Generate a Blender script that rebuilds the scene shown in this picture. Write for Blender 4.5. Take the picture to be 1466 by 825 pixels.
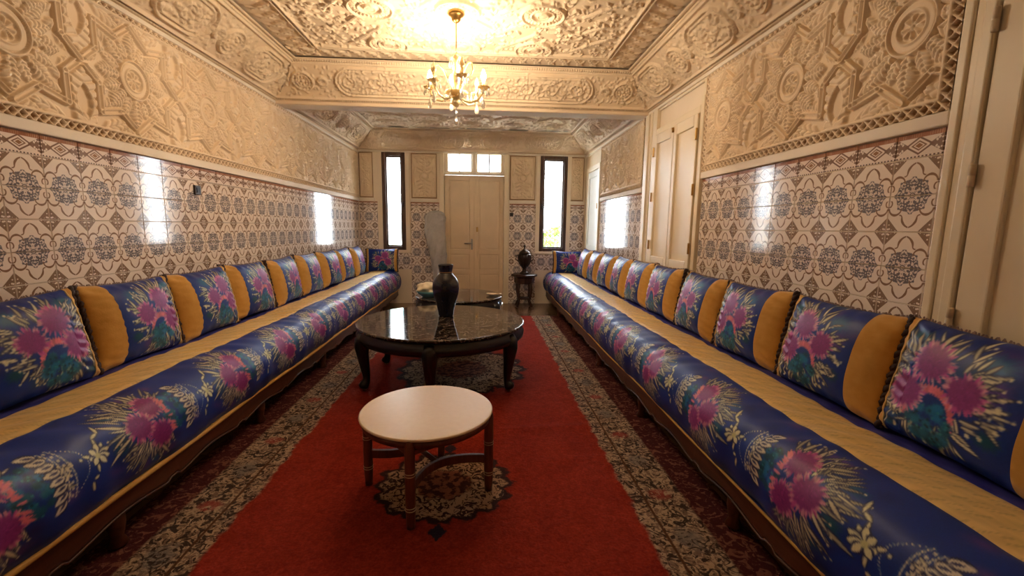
import bpy, math, random
import numpy as np
from mathutils import Vector, Matrix, noise

for o in list(bpy.data.objects): bpy.data.objects.remove(o)
SC = bpy.context.scene
COL = SC.collection
PI = math.pi
rng = np.random.default_rng(7)

# ------------------------------------------------------------------ camera
F_PX, PITCH, YAW, ROLL, CAM_H = 620.0, 0.1387, 0.0665, 0.0145, 1.30
_fwd = Vector((math.sin(YAW)*math.cos(PITCH), math.cos(YAW)*math.cos(PITCH), -math.sin(PITCH)))
_rt = Vector((math.cos(YAW), -math.sin(YAW), 0)); _up = _rt.cross(_fwd)
_r2 = math.cos(ROLL)*_rt + math.sin(ROLL)*_up; _u2 = -math.sin(ROLL)*_rt + math.cos(ROLL)*_up
cam = bpy.data.objects.new('camera', bpy.data.cameras.new('camera')); COL.objects.link(cam)
cam.matrix_world = Matrix(((_r2.x, _u2.x, -_fwd.x, 0), (_r2.y, _u2.y, -_fwd.y, 0), (_r2.z, _u2.z, -_fwd.z, CAM_H), (0, 0, 0, 1)))
cam.data.sensor_fit = 'HORIZONTAL'; cam.data.sensor_width = 36.0; cam.data.lens = F_PX/1466*36
cam.data.clip_start = 0.02
SC.camera = cam

# ------------------------------------------------------------------ world, light, exposure
w = bpy.data.worlds.new('overcast_sky'); SC.world = w; w.use_nodes = True
bg = w.node_tree.nodes['Background']; bg.inputs[0].default_value = (0.86, 0.94, 1.0, 1); bg.inputs[1].default_value = 12.0
SC.view_settings.view_transform = 'Standard'; SC.view_settings.look = 'None'
SC.view_settings.gamma = 1.0; SC.view_settings.use_curve_mapping = False
SC.view_settings.exposure = 1.12
BULB_STRENGTH = 470.0

# ------------------------------------------------------------------ room dimensions (metres)
L, R, D = -2.0535, 1.7135, 7.3732          # left wall, right wall, far wall
BACK = -1.3                                # wall behind the camera
Z_PL, Z_PT, Z_C, COVE = 1.748, 2.478, 2.79, 0.362   # frieze bottom, frieze top, ceiling, cove run
BEAM, BEAM_T = 4.577, 0.20
TW, TH = 0.19, 0.145                       # wall tile
Z_T = 1.595                                # top of the field tiles

# ------------------------------------------------------------------ helpers
def lin(c):
    c = np.asarray(c, float)/255.0
    return np.where(c <= 0.04045, c/12.92, ((c+0.055)/1.055)**2.4)
def L4(c): return tuple(float(x) for x in lin(c))+(1.0,)

def tag(o, label=None, cat=None, group=None, kind=None):
    if label: o['label'] = label
    if cat: o['category'] = cat
    if group: o['group'] = group
    if kind: o['kind'] = kind
    return o
def empty(name, loc, rz=0.0):
    o = bpy.data.objects.new(name, None); COL.objects.link(o)
    o.location = loc; o.rotation_euler = (0, 0, rz); o.empty_display_size = 0.1
    return o
def link(name, me, mat=None, parent=None):
    o = bpy.data.objects.new(name, me); COL.objects.link(o)
    if mat is not None and len(me.materials) == 0: me.materials.append(mat)
    if parent is not None: o.parent = parent
    return o
def copy_tree(o, parent=None):
    c = o.copy(); COL.objects.link(c)
    if parent is not None: c.parent = parent
    for ch in list(o.children): copy_tree(ch, c)
    return c

class MB:
    """collects shapes into one mesh"""
    def __init__(s): s.v = []; s.f = []; s.sm = []
    def add(s, vs, fs, smooth=False):
        n = len(s.v); s.v += [tuple(p) for p in vs]
        s.f += [tuple(i+n for i in f) for f in fs]; s.sm += [smooth]*len(fs)
        return s
    def box(s, x0, x1, y0, y1, z0, z1):
        v = [(x, y, z) for z in (z0, z1) for y in (y0, y1) for x in (x0, x1)]
        return s.add(v, [(0, 2, 3, 1), (4, 5, 7, 6), (0, 1, 5, 4), (2, 6, 7, 3), (0, 4, 6, 2), (1, 3, 7, 5)])
    def lathe(s, prof, cx, cy, n=24, z=0.0, smooth=True):
        v = []; f = []
        for r, h in prof:
            for k in range(n):
                a = 2*PI*k/n; v.append((cx+r*math.cos(a), cy+r*math.sin(a), z+h))
        m = len(prof)
        for i in range(m-1):
            for k in range(n):
                a, b = i*n+k, i*n+(k+1) % n; f.append((a, b, b+n, a+n))
        f.append(tuple(range(n-1, -1, -1))); f.append(tuple(range((m-1)*n, m*n)))
        return s.add(v, f, smooth)
    def tube(s, path, rad, n=8, smooth=True, square=False):
        path = [Vector(p) for p in path]
        if not hasattr(rad, '__len__'): rad = [rad]*len(path)
        v = []; f = []; prev = None
        for i, p in enumerate(path):
            t = (path[min(i+1, len(path)-1)]-path[max(i-1, 0)]).normalized()
            if prev is None:
                a = Vector((0, 0, 1)) if abs(t.z) < .9 else Vector((1, 0, 0))
                u = t.cross(a).normalized()
            else:
                u = (prev-t*prev.dot(t)).normalized()
            prev = u; w_ = t.cross(u)
            for k in range(n):
                a = 2*PI*(k+(.5 if square else 0))/n
                v.append(p+(u*math.cos(a)+w_*math.sin(a))*rad[i])
        for i in range(len(path)-1):
            for k in range(n):
                a, b = i*n+k, i*n+(k+1) % n; f.append((a, b, b+n, a+n))
        f.append(tuple(range(n-1, -1, -1))); f.append(tuple(range((len(path)-1)*n, len(path)*n)))
        return s.add(v, f, smooth)
    def prism(s, poly, fn0, fn1):
        """poly of 2-d points, mapped to 3-d by fn0 / fn1"""
        n = len(poly); v = [fn0(*p) for p in poly]+[fn1(*p) for p in poly]
        f = [tuple(range(n-1, -1, -1)), tuple(range(n, 2*n))]+[(i, (i+1) % n, (i+1) % n+n, i+n) for i in range(n)]
        return s.add(v, f)
    def build(s, name, mat, parent=None, bevel=0.0, seg=2):
        off = Vector((0, 0, 0))
        if parent is not None:
            q = parent
            while q is not None: off += q.location; q = q.parent
        me = bpy.data.meshes.new(name)
        me.from_pydata([(x-off.x, y-off.y, z-off.z) for x, y, z in s.v], [], s.f)
        me.polygons.foreach_set('use_smooth', s.sm); me.update()
        o = link(name, me, mat, parent)
        if bevel:
            m = o.modifiers.new('bevel', 'BEVEL'); m.width = bevel; m.segments = seg; m.limit_method = 'ANGLE'; m.angle_limit = .7
        return o

def grid_mesh(name, P, col=None, smooth=True, flip=False):
    """P: (n,m,3) array of points; col: (n,m,3) linear colours"""
    n, m = P.shape[:2]
    me = bpy.data.meshes.new(name)
    me.vertices.add(n*m); me.vertices.foreach_set('co', P.reshape(-1).astype(np.float32))
    i = (np.arange(n-1)[:, None]*m+np.arange(m-1)[None, :]).reshape(-1)
    q = np.stack([i, i+1, i+m+1, i+m], 1) if not flip else np.stack([i, i+m, i+m+1, i+1], 1)
    nf = len(q); me.loops.add(nf*4); me.loops.foreach_set('vertex_index', q.reshape(-1).astype(np.int32))
    me.polygons.add(nf); me.polygons.foreach_set('loop_start', np.arange(0, nf*4, 4, dtype=np.int32))
    me.polygons.foreach_set('loop_total', np.full(nf, 4, np.int32))
    me.polygons.foreach_set('use_smooth', np.full(nf, smooth, bool))
    me.update(calc_edges=True)
    if col is not None:
        a = me.color_attributes.new('Col', 'FLOAT_COLOR', 'POINT')
        c4 = np.ones((n*m, 4), np.float32); c4[:, :3] = col.reshape(-1, 3)
        a.data.foreach_set('color', c4.reshape(-1))
    return me

# ------------------------------------------------------------------ node expressions
class E:
    def __init__(s, nt, sock): s.nt = nt; s.s = sock
    def _m(s, op, *a):
        n = s.nt.nodes.new('ShaderNodeMath'); n.operation = op
        for i, x in enumerate((s,)+a):
            if isinstance(x, E): s.nt.links.new(x.s, n.inputs[i])
            else: n.inputs[i].default_value = float(x)
        return E(s.nt, n.outputs[0])
    def __add__(s, o): return s._m('ADD', o)
    __radd__ = __add__
    def __sub__(s, o): return s._m('SUBTRACT', o)
    def __rsub__(s, o): return (s*-1)+o
    def __mul__(s, o): return s._m('MULTIPLY', o)
    __rmul__ = __mul__
    def __truediv__(s, o): return s._m('DIVIDE', o)
    def abs(s): return s._m('ABSOLUTE')
    def mod(s, o): return s._m('FLOORED_MODULO', o)
    def min(s, o): return s._m('MINIMUM', o)
    def max(s, o): return s._m('MAXIMUM', o)
    def sqrt(s): return s._m('SQRT')
    def sin(s): return s._m('SINE')
    def cos(s): return s._m('COSINE')
    def atan2(s, o): return s._m('ARCTAN2', o)
    def lt(s, b, w_=.002):
        """1 where s < b, soft edge"""
        n = s.nt.nodes.new('ShaderNodeMapRange'); n.interpolation_type = 'SMOOTHSTEP'
        s.nt.links.new(s.s, n.inputs[0])
        if isinstance(b, E):
            s.nt.links.new((b-w_).s, n.inputs[1]); s.nt.links.new((b+w_).s, n.inputs[2])
        else: n.inputs[1].default_value = b-w_; n.inputs[2].default_value = b+w_
        n.inputs[3].default_value = 1; n.inputs[4].default_value = 0
        return E(s.nt, n.outputs[0])
    def gt(s, b, w_=.002): return 1-s.lt(b, w_)

class NM:
    """node material"""
    def __init__(s, name, rough=.6, spec=.5, color=None, metallic=0.0):
        s.m = bpy.data.materials.new(name); s.m.use_nodes = True; s.nt = s.m.node_tree
        s.b = s.nt.nodes['Principled BSDF']; s.b.inputs['Roughness'].default_value = rough
        s.b.inputs['Specular IOR Level'].default_value = spec; s.b.inputs['Metallic'].default_value = metallic
        if color is not None: s.b.inputs['Base Color'].default_value = L4(color)
        s._tc = None
    def tc(s, which='Object'):
        if s._tc is None: s._tc = s.nt.nodes.new('ShaderNodeTexCoord')
        return s._tc.outputs[which]
    def xyz(s, sock):
        n = s.nt.nodes.new('ShaderNodeSeparateXYZ'); s.nt.links.new(sock, n.inputs[0])
        return [E(s.nt, n.outputs[i]) for i in range(3)]
    def vec(s, x, y, z=0.0):
        n = s.nt.nodes.new('ShaderNodeCombineXYZ')
        for i, a in enumerate((x, y, z)):
            if isinstance(a, E): s.nt.links.new(a.s, n.inputs[i])
            else: n.inputs[i].default_value = a
        return n.outputs[0]
    def noise(s, scale, detail=3, sock=None, rough=.55, dist=0.0):
        n = s.nt.nodes.new('ShaderNodeTexNoise'); n.inputs['Scale'].default_value = scale
        n.inputs['Detail'].default_value = detail; n.inputs['Roughness'].default_value = rough
        n.inputs['Distortion'].default_value = dist
        s.nt.links.new(sock if sock is not None else s.tc(), n.inputs['Vector'])
        return E(s.nt, n.outputs[0])
    def voro(s, scale, sock=None, feat='F1'):
        n = s.nt.nodes.new('ShaderNodeTexVoronoi'); n.feature = feat; n.inputs['Scale'].default_value = scale
        s.nt.links.new(sock if sock is not None else s.tc(), n.inputs['Vector'])
        return E(s.nt, n.outputs['Distance'])
    def col(s, c):
        n = s.nt.nodes.new('ShaderNodeRGB'); n.outputs[0].default_value = L4(c); return n.outputs[0]
    def mix(s, fac, a, b):
        n = s.nt.nodes.new('ShaderNodeMix'); n.data_type = 'RGBA'
        if isinstance(fac, E): s.nt.links.new(fac.s, n.inputs[0])
        else: n.inputs[0].default_value = fac
        for i, x in ((6, a), (7, b)):
            if isinstance(x, (tuple, list)): n.inputs[i].default_value = L4(x)
            else: s.nt.links.new(x, n.inputs[i])
        return n.outputs[2]
    def attr(s, name='Col'):
        n = s.nt.nodes.new('ShaderNodeAttribute'); n.attribute_name = name; return n.outputs['Color']
    def base(s, sock): s.nt.links.new(sock, s.b.inputs['Base Color']); return s
    def roughs(s, e): s.nt.links.new(e.s, s.b.inputs['Roughness']); return s
    def bump(s, e, strength=.3, dist=.003):
        n = s.nt.nodes.new('ShaderNodeBump'); n.inputs['Strength'].default_value = strength; n.inputs['Distance'].default_value = dist
        s.nt.links.new(e.s, n.inputs['Height']); s.nt.links.new(n.outputs[0], s.b.inputs['Normal']); return s

def simple(name, c, rough=.6, spec=.5, var=.12, scale=14, bump=.0, metallic=0.0, bscale=None):
    m = NM(name, rough, spec, c, metallic)
    c = np.array(c, float)
    m.base(m.mix(m.noise(scale, 4), tuple(c*(1-var)), tuple(np.minimum(c*(1+var), 255))))
    if bump: m.bump(m.noise(bscale or scale*4, 4), bump)
    return m.m
def wood(name, c1, c2, rough=.45, axis=2, scale=6):
    m = NM(name, rough)
    x, y, z = m.xyz(m.tc()); k = [x*scale*6, y*scale*6, z*scale*6]; k[axis] = k[axis]*.08
    n = m.noise(1.0, 5, m.vec(*k), dist=.6)
    m.base(m.mix(n.gt(.5, .25), c1, c2)); m.bump(n, .15, .002)
    return m.m

M = {}
M['plaster'] = simple('cream_plaster', (238, 222, 198), .75, .3, .04, 3, .12, bscale=40)
M['plaster_white'] = simple('white_plaster', (238, 226, 208), .7, .3, .03, 3, .1, bscale=50)
M['cream_paint'] = simple('cream_gloss_paint', (234, 218, 188), .38, .5, .03, 4, .05, bscale=25)
M['door_paint'] = simple('beige_door_paint', (226, 202, 168), .42, .5, .05, 5, .05, bscale=25)
M['door_white'] = simple('white_door_paint', (226, 226, 220), .35, .5, .03, 5)
M['grout'] = simple('tile_grout', (226, 208, 192), .8, .3, .05, 30)
def carved_mat(name):
    m = NM(name, .68, .35)
    m.base(m.mix(m.noise(9, 5)*.5, m.attr(), (228, 202, 166)))
    m.bump(m.noise(160, 3), .12, .001)
    return m.m
M['carved'] = carved_mat('carved_plaster')
M['frame_brown'] = wood('dark_brown_window_wood', (62, 40, 26), (92, 62, 42), .4)
M['metal_dark'] = simple('dark_metal', (40, 36, 34), .4, .5, .1, 20, metallic=.6)
M['metal_brass'] = simple('brass', (178, 140, 80), .3, .5, .08, 20, metallic=.9)
M['metal_steel'] = simple('steel_handle', (160, 156, 150), .3, .5, .05, 20, metallic=.9)
M['hinge'] = simple('painted_hinge', (206, 186, 155), .45, .5, .1, 30)
M['wood_base'] = wood('sofa_base_wood', (58, 26, 15), (92, 46, 27), .4, 1, 5)
M['wood_stool'] = wood('stool_wood', (84, 40, 26), (116, 60, 38), .35, 2, 8)
M['table_black'] = simple('black_lacquer', (20, 21, 26), .28, .6, .15, 8)
M['bronze'] = simple('dark_bronze', (58, 44, 40), .4, .6, .25, 30, .3, metallic=.5)
M['navy_glaze'] = simple('navy_glaze', (20, 26, 48), .14, .6, .2, 12)
M['switch_black'] = simple('dark_switch_plastic', (48, 34, 28), .4, .5, .05, 20)

# floor: brown polished tile
m = NM('brown_floor_stone', .2, .5)
x, y, z = m.xyz(m.tc())
g = (x.mod(.4)-.2).abs().max((y.mod(.4)-.2).abs()).gt(.197, .001)
m.base(m.mix(g, m.mix(m.noise(9, 6, dist=1.5), (92, 66, 48), (136, 104, 78)), (70, 54, 44)))
M['floor'] = m.m

# glazed wall tile with rosettes, printed from the tile's own UV
def tile_mat():
    m = NM('rosette_wall_tile', .1, .6)
    u, v, _ = m.xyz(m.tc('UV'))
    X = (u-.5)*TW; Y = (v-.5)*(2*TH); ax = X.abs(); ay = Y.abs()
    sym = m.vec(ax, ay); spk = m.voro(120, sym); spk2 = m.voro(85, sym)
    cream = (240, 226, 214); brown = (140, 114, 96); grey = (112, 106, 112)
    # rosette: lobed disc of eight little flowers
    rho = (X*X+Y*Y).sqrt(); th = Y.atan2(X)
    edge = (th*8).cos()*.004+(th*16).cos()*.002+.071
    inr = rho.lt(edge, .0015)
    t8 = (th+PI/8).mod(PI/4)-PI/8; px = rho*t8.cos(); py = rho*t8.sin()
    d8 = ((px-.048)*(px-.048)+py*py).sqrt(); a8 = py.atan2(px-.048)
    fl8 = d8.lt((a8*5).cos()*.0035+.0118, .001)*d8.gt(.0045, .001)*spk.gt(.22, .05)
    t9 = th.mod(PI/4)-PI/8; qx = rho*t9.cos(); qy = rho*t9.sin()
    lf = (((qx-.058)*(qx-.058))*.35+qy*qy).sqrt().lt(.0045, .001).max((((qx-.029)*(qx-.029))*.3+qy*qy).sqrt().lt(.0042, .001))
    rim8 = (rho-edge+.004).abs().lt(.0014, .0008)*spk.gt(.28, .06)
    ctr = rho.lt(.016, .001)*((rho-.0095).abs().lt(.0022, .001)).max(rho.lt(.004, .001))
    vines = inr*rho.gt(.014, .002)*spk.gt(.60, .04)
    c = m.mix(inr*.35, cream, (204, 190, 186))
    c = m.mix(fl8.max(lf).max(rim8).max(ctr).max(vines), c, grey)
    # corner diamonds, a white cross between their four triangles
    dx = .095-ax; dy = .145-ay
    tri = (dx+dy*.95).lt(.056, .001)*dx.gt(.003, .0008)*dy.gt(.003, .0008)
    rim = (dx+dy*.95).gt(.048, .001)
    fl = tri*(rim.max(spk2.gt(.36, .05)))
    c = m.mix(fl, c, brown)
    # ogee strokes
    a1 = (((ax+.012)*(ax+.012)+(ay-.086)*(ay-.086)).sqrt()-.043).abs()
    s1 = a1.lt(.0052-(ay-.106).abs()*.11, .0012)*ay.gt(.086, .002)*ax.gt(.001, .001)
    a2 = (((ax-.064)*(ax-.064)+(ay-.050)*(ay-.050)).sqrt()-.027).abs()
    s2 = a2.lt(.0052-(ax-.066).abs()*.09, .0012)*ay.gt(.05, .003)
    a4 = (((ax-.098)*(ax-.098)+(ay-.03)*(ay-.03)).sqrt()-.017).abs()
    s4 = a4.lt(.003, .0012)*ay.lt(.046, .002)*ax.gt(.07, .002)
    a3 = (((ax-.042)*(ax-.042)+(ay-.088)*(ay-.088)).sqrt()-.011).abs()
    s3 = a3.lt(.0026, .001)*ay.lt(.09, .003)*ax.lt(.044, .003)
    c = m.mix(s1.max(s2).max(s3).max(s4*(ay.gt(.018, .002))), c, (138, 106, 84))
    m.base(c)
    return m.m
M['tile'] = tile_mat()
def border_mat():
    m = NM('border_wall_tile', .1, .6)
    u, v, _ = m.xyz(m.tc('UV'))
    X = (u-.5)*TW; Y = v*.1; ax = X.abs(); yy = (Y-.048).abs()
    spk = m.voro(85, m.vec(ax, yy))
    d = ax*.62+yy
    c = m.mix(d.gt(.014, .001)*d.lt(.02, .001), (238, 222, 210), (140, 106, 86))
    c = m.mix(d.lt(.010, .001)*spk.gt(.3, .05), c, (150, 108, 80))
    d2 = (ax-.095).abs()*.62+yy
    c = m.mix(d2.lt(.036, .001)*d.gt(.026, .001)*spk.gt(.38, .05), c, (138, 110, 96))
    c = m.mix((d-.032).abs().lt(.004, .001), c, (128, 98, 84))
    dots = ((X*420).sin()).gt(0, .2)*(Y-.006).abs().lt(.003, .0008)
    c = m.mix(dots, c, (110, 90, 84))
    c = m.mix(Y.gt(.079, .0008), c, (158, 104, 78))
    c = m.mix(Y.gt(.081, .0008)*((X*700).sin()).gt(.3, .1)*Y.lt(.097, .0008)*m.noise(3, 1, m.vec(X*6, 0)).gt(.5, .05), c, (196, 150, 120))
    m.base(c); return m.m
M['border'] = border_mat()

# ------------------------------------------------------------------ height-field carving
class HM:
    def __init__(s, w_, h_, res, wrap=False):
        s.w, s.h, s.res, s.wrap = w_, h_, res, wrap
        s.n, s.m = int(round(h_/res))+1, int(round(w_/res))+1
        s.a = np.zeros((s.n, s.m), np.float32)
        s.x0, s.y0 = -w_/2, -h_/2
    def _wins(s, cx, cy, r):
        for ox in ((0, -s.w, s.w) if s.wrap else (0,)):
            i0 = max(0, int((cx+ox-r-s.x0)/s.res)); i1 = min(s.m, int((cx+ox+r-s.x0)/s.res)+2)
            j0 = max(0, int((cy-r-s.y0)/s.res)); j1 = min(s.n, int((cy+r-s.y0)/s.res)+2)
            if i0 < i1 and j0 < j1:
                X, Y = np.meshgrid(s.x0+np.arange(i0, i1)*s.res-ox, s.y0+np.arange(j0, j1)*s.res)
                yield (slice(j0, j1), slice(i0, i1)), X, Y
    def put(s, sl, H): s.a[sl] = np.maximum(s.a[sl], H)
    def dome(s, cx, cy, rx, ry=None, ang=0, H=1.0, pw=.5):
        ry = ry or rx
        for sl, X, Y in s._wins(cx, cy, max(rx, ry)):
            c, q = math.cos(ang), math.sin(ang); a = ((X-cx)*c+(Y-cy)*q)/rx; b = (-(X-cx)*q+(Y-cy)*c)/ry
            s.put(sl, H*np.clip(1-a*a-b*b, 0, 1)**pw)
    def flat(s, cx, cy, r, H):
        for sl, X, Y in s._wins(cx, cy, r+.01):
            d = np.hypot(X-cx, Y-cy); s.put(sl, H*np.clip((r-d)/.004, 0, 1))
    def clear(s, cx, cy, r, H=0):
        for sl, X, Y in s._wins(cx, cy, r): s.a[sl] = np.where(np.hypot(X-cx, Y-cy) < r, H, s.a[sl])
    def ring(s, cx, cy, r, wd, H=1.0, ky=1.0):
        for sl, X, Y in s._wins(cx, cy, max(r, r/ky)+wd):
            d = np.abs(np.hypot(X-cx, (Y-cy)*ky)-r); s.put(sl, H*np.clip(1-(d/(wd/2))**2, 0, 1)**.5)
    def beads(s, cx, cy, r, n, br, H=.8, ky=1.0):
        for k in range(n): s.dome(cx+r*math.cos(2*PI*k/n), cy+r*math.sin(2*PI*k/n)/ky, br, H=H)
    def strap(s, pts, wd, H=1.0, double=True, groove=0.0):
        if groove:
            for (xa, ya), (xb, yb) in zip(pts[:-1], pts[1:]):
                Ls = math.hypot(xb-xa, yb-ya)
                for sl, X, Y in s._wins((xa+xb)/2, (ya+yb)/2, Ls/2+wd):
                    t = np.clip(((X-xa)*(xb-xa)+(Y-ya)*(yb-ya))/(Ls*Ls+1e-9), 0, 1)
                    s.a[sl] = np.where(np.hypot(X-xa-t*(xb-xa), Y-ya-t*(yb-ya)) < wd/2+groove, 0, s.a[sl])
        for (xa, ya), (xb, yb) in zip(pts[:-1], pts[1:]):
            cx, cy = (xa+xb)/2, (ya+yb)/2; Ls = math.hypot(xb-xa, yb-ya)
            for sl, X, Y in s._wins(cx, cy, Ls/2+wd):
                t = np.clip(((X-xa)*(xb-xa)+(Y-ya)*(yb-ya))/(Ls*Ls+1e-9), 0, 1)
                d = np.hypot(X-xa-t*(xb-xa), Y-ya-t*(yb-ya))/(wd/2)
                h = np.clip((1.0-d)/.22, 0, 1)
                if double: h = h*(1-.62*np.clip((.5-np.abs(d))/.18, 0, 1))
                s.put(sl, H*h)
    def leaf(s, xa, ya, xb, yb, wd, H=.9, n=6, vein=True, fat=.75, groove=0.0):
        cx, cy = (xa+xb)/2, (ya+yb)/2; Ls = math.hypot(xb-xa, yb-ya)
        ux, uy = (xb-xa)/Ls, (yb-ya)/Ls
        for sl, X, Y in s._wins(cx, cy, Ls/2+wd*.6):
            a = ((X-xa)*ux+(Y-ya)*uy)/Ls; b = np.abs(-(X-xa)*uy+(Y-ya)*ux)/(wd/2)
            ok = (a > 0) & (a < 1); ac = np.clip(a, 0, 1)
            ww = np.sin(PI*ac**fat)**.8
            ph = (n*ac-1.25*b) % 1.0
            ww = ww*(.72+.28*(1-ph))
            r = b/np.maximum(ww, 1e-3)
            h = np.clip(1-r*r, 0, 1)**.45*(.38+.62*np.clip(np.minimum(ph, 1-ph)*5.0, 0, 1))
            if vein: h = h*(1-.35*np.exp(-(b/.10)**2))
            if groove: s.a[sl] = np.where(ok & (b < ww+groove/(wd/2)), np.minimum(s.a[sl], 0), s.a[sl])
            s.put(sl, H*np.where(ok, h, 0))
    def sample(s, X, Y):
        if s.wrap: X = (X-s.x0) % s.w+s.x0
        fx = np.clip((X-s.x0)/s.res, 0, s.m-1.001); fy = np.clip((Y-s.y0)/s.res, 0, s.n-1.001)
        i = fx.astype(int); j = fy.astype(int); p = fx-i; q = fy-j; A = s.a
        return A[j, i]*(1-p)*(1-q)+A[j, i+1]*p*(1-q)+A[j+1, i]*(1-p)*q+A[j+1, i+1]*p*q

# --- the frieze unit, 0.69 m long, seen on both side walls
UP, UH = 0.69, 0.64
def frieze_unit():
    h = HM(UP, UH, .0025, True); hp = UP/2
    # filling leaves between the star and the edges
    for sy in (-1, 1):
        for sx in (-1, 1):
            h.leaf(sx*.02, sy*.312, sx*.215, sy*.285, .10, .75, 6, groove=.005)
            h.leaf(sx*.245, sy*.315, sx*.05, sy*.245, .075, .65, 5, groove=.005)
            h.leaf(sx*.235, sy*.215, sx*.09, sy*.13, .085, .7, 5, groove=.005)
            h.leaf(sx*.23, sy*.07, sx*.315, sy*.012, .055, .6, 4, groove=.005)
            h.leaf(sx*.24, sy*.14, sx*.17, sy*.06, .05, .7, 4, groove=.005)
            h.dome(sx*.225, sy*.115, .026, .016, sx*sy*.8, .75)
            h.dome(sx*.085, sy*.215, .02, .014, sx*sy*.6, .65); h.dome(sx*.2, sy*.205, .018, .012, 0, .7)
    # eight leaves round the medallion
    for k in range(8):
        a = k*PI/4; r1 = .255 if k % 2 else (.262 if k % 4 else .245)
        h.leaf(.108*math.cos(a), .108*math.sin(a), r1*math.cos(a), r1*math.sin(a), .115, .95, 7, groove=.005)
    for k in range(8):
        a = PI/8+k*PI/4
        h.leaf(.112*math.cos(a), .112*math.sin(a), .225*math.cos(a), .225*math.sin(a), .075, .75, 5, groove=.005)
        h.dome(.122*math.cos(a), .122*math.sin(a), .009, H=.9)
    # cups above and below each crossing
    for sy in (-1, 1):
        for sl, X, Y in h._wins(hp, sy*.19, .2):
            t = sy*Y; s_ = np.abs(X-hp)
            tt = np.clip((t-.03)/.30, 0, 1)
            wd = .1*np.clip(tt*5, 0, 1)**.6*(1-.35*np.clip((tt-.3)/.7, 0, 1)**1.3)
            ph = (tt*7+s_*9) % 1
            body = np.clip((wd*(.86+.14*ph)-s_)/.012, 0, 1)*(.4+.6*np.clip(np.minimum(ph, 1-ph)*4, 0, 1))
            wi = .042*np.sin(PI*np.clip((tt-.28)/.62, 0, 1))**.9
            hollow = np.clip((wi-s_)/.008, 0, 1)
            H = np.where((t > .028), body*(1-hollow), 0)
            rim = np.exp(-((s_-wi-.006)/.005)**2)*(tt > .28)*(tt < .9)
            h.a[sl] = np.where((t > .02) & (s_ < wd+.008), 0, h.a[sl])
            h.put(sl, np.maximum(H*.85, rim*.95*(t > .03)))
        h.dome(hp, sy*.285, .018, .028, 0, .7)
    # interlaced straps
    for sx in (-1, 1):
        for sy in (-1, 1):
            p = [(sx*hp, 0), (sx*.25, sy*.085), (sx*.25, sy*.235), (sx*.115, sy*.2), (0, sy*.292)]
            q = [(sx*(hp-.0), 0), (sx*.25, sy*.085)]
            h.clear_path = None
            h.strap(p, .038, 1.0, groove=.007)
    # medallion
    h.clear(0, 0, .112, 0)
    h.ring(0, 0, .104, .016, 1.0); h.flat(0, 0, .094, .55); h.ring(0, 0, .062, .012, .9)
    for sl, X, Y in h._wins(0, 0, .054):
        d = np.hypot(X, Y); th = np.arctan2(Y, X)
        st = np.clip(.35+.75*np.cos(8*th), 0, 1)*np.clip((.052-d)/.01, 0, 1)
        h.a[sl] = np.where(d < .054, .15+.6*st, h.a[sl])
    return h
FR = frieze_unit()

CREAM = lin((238, 216, 186)); BROWN = lin((142, 98, 52))
def chain(a, d):
    """plaited band: a along, d 0..1 across -> (height, is_ground)"""
    u = a/.045
    w1 = np.abs(((u+d) % 1)-.5); w2 = np.abs(((u-d) % 1)-.5)
    lat = np.clip((np.minimum(w1, w2)*-1+.17)/.06, 0, 1)
    edge = np.clip((np.abs(d-.5)-.40)/.05, 0, 1)
    return np.maximum(lat*.8, edge)
def relief(name, S, T, fn, place, depth, parent, flip=False, mat=None, top=CREAM):
    """S along, T across -> fn gives (height 0..1, ground colour weight of brown)"""
    SS, TT = np.meshgrid(S, T)
    h, br = fn(SS, TT)
    P = place(SS, TT, h*depth)
    k = br[..., None]        # painted brown bands, independent of relief elsewhere
    me = grid_mesh(name, P, top*(1-k)+BROWN*k, flip=flip)
    return link(name, me, mat or M['carved'], parent)
def spaced(a, b, d0, far=lambda y: 1.0):
    out = [a]
    while out[-1] < b: out.append(out[-1]+d0*far(out[-1]))
    out[-1] = b
    return np.array(out)
CB = .046   # chain band width
def frieze_fn(s0, s1, smed, ends=(True, True)):
    zc = (Z_PL+Z_PT)/2
    def fn(S, T):
        h = FR.sample(S-smed, T-zc); br = np.zeros_like(h)
        dT = np.minimum(T-Z_PL, Z_PT-T)
        m_ = dT < CB; h = np.where(m_, chain(S, dT/CB), h); br = np.where(m_ & (h < .4), 1.0, br)
        dS = np.minimum(S-s0 if ends[0] else 9+0*S, s1-S if ends[1] else 9+0*S)
        m2 = (dS < CB) & (dT > dS); h = np.where(m2, chain(T, dS/CB), h); br = np.where(m2, np.where(h < .4, 1.0, 0.0), br)
        e = (np.minimum(dS, dT) > CB) & (np.minimum(dS, dT) < CB+.012)
        h = np.where(e, .9, h)
        return h, br
    return fn

# ------------------------------------------------------------------ the setting
def struct(o, label, cat): return tag(o, label, cat, kind='structure')

# --- floor
o = MB().box(L-.2, R+.2, BACK-.2, D+.2, -.12, 0).build('floor', M['floor']); struct(o, 'brown polished stone floor around the red rug', 'floor')

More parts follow.
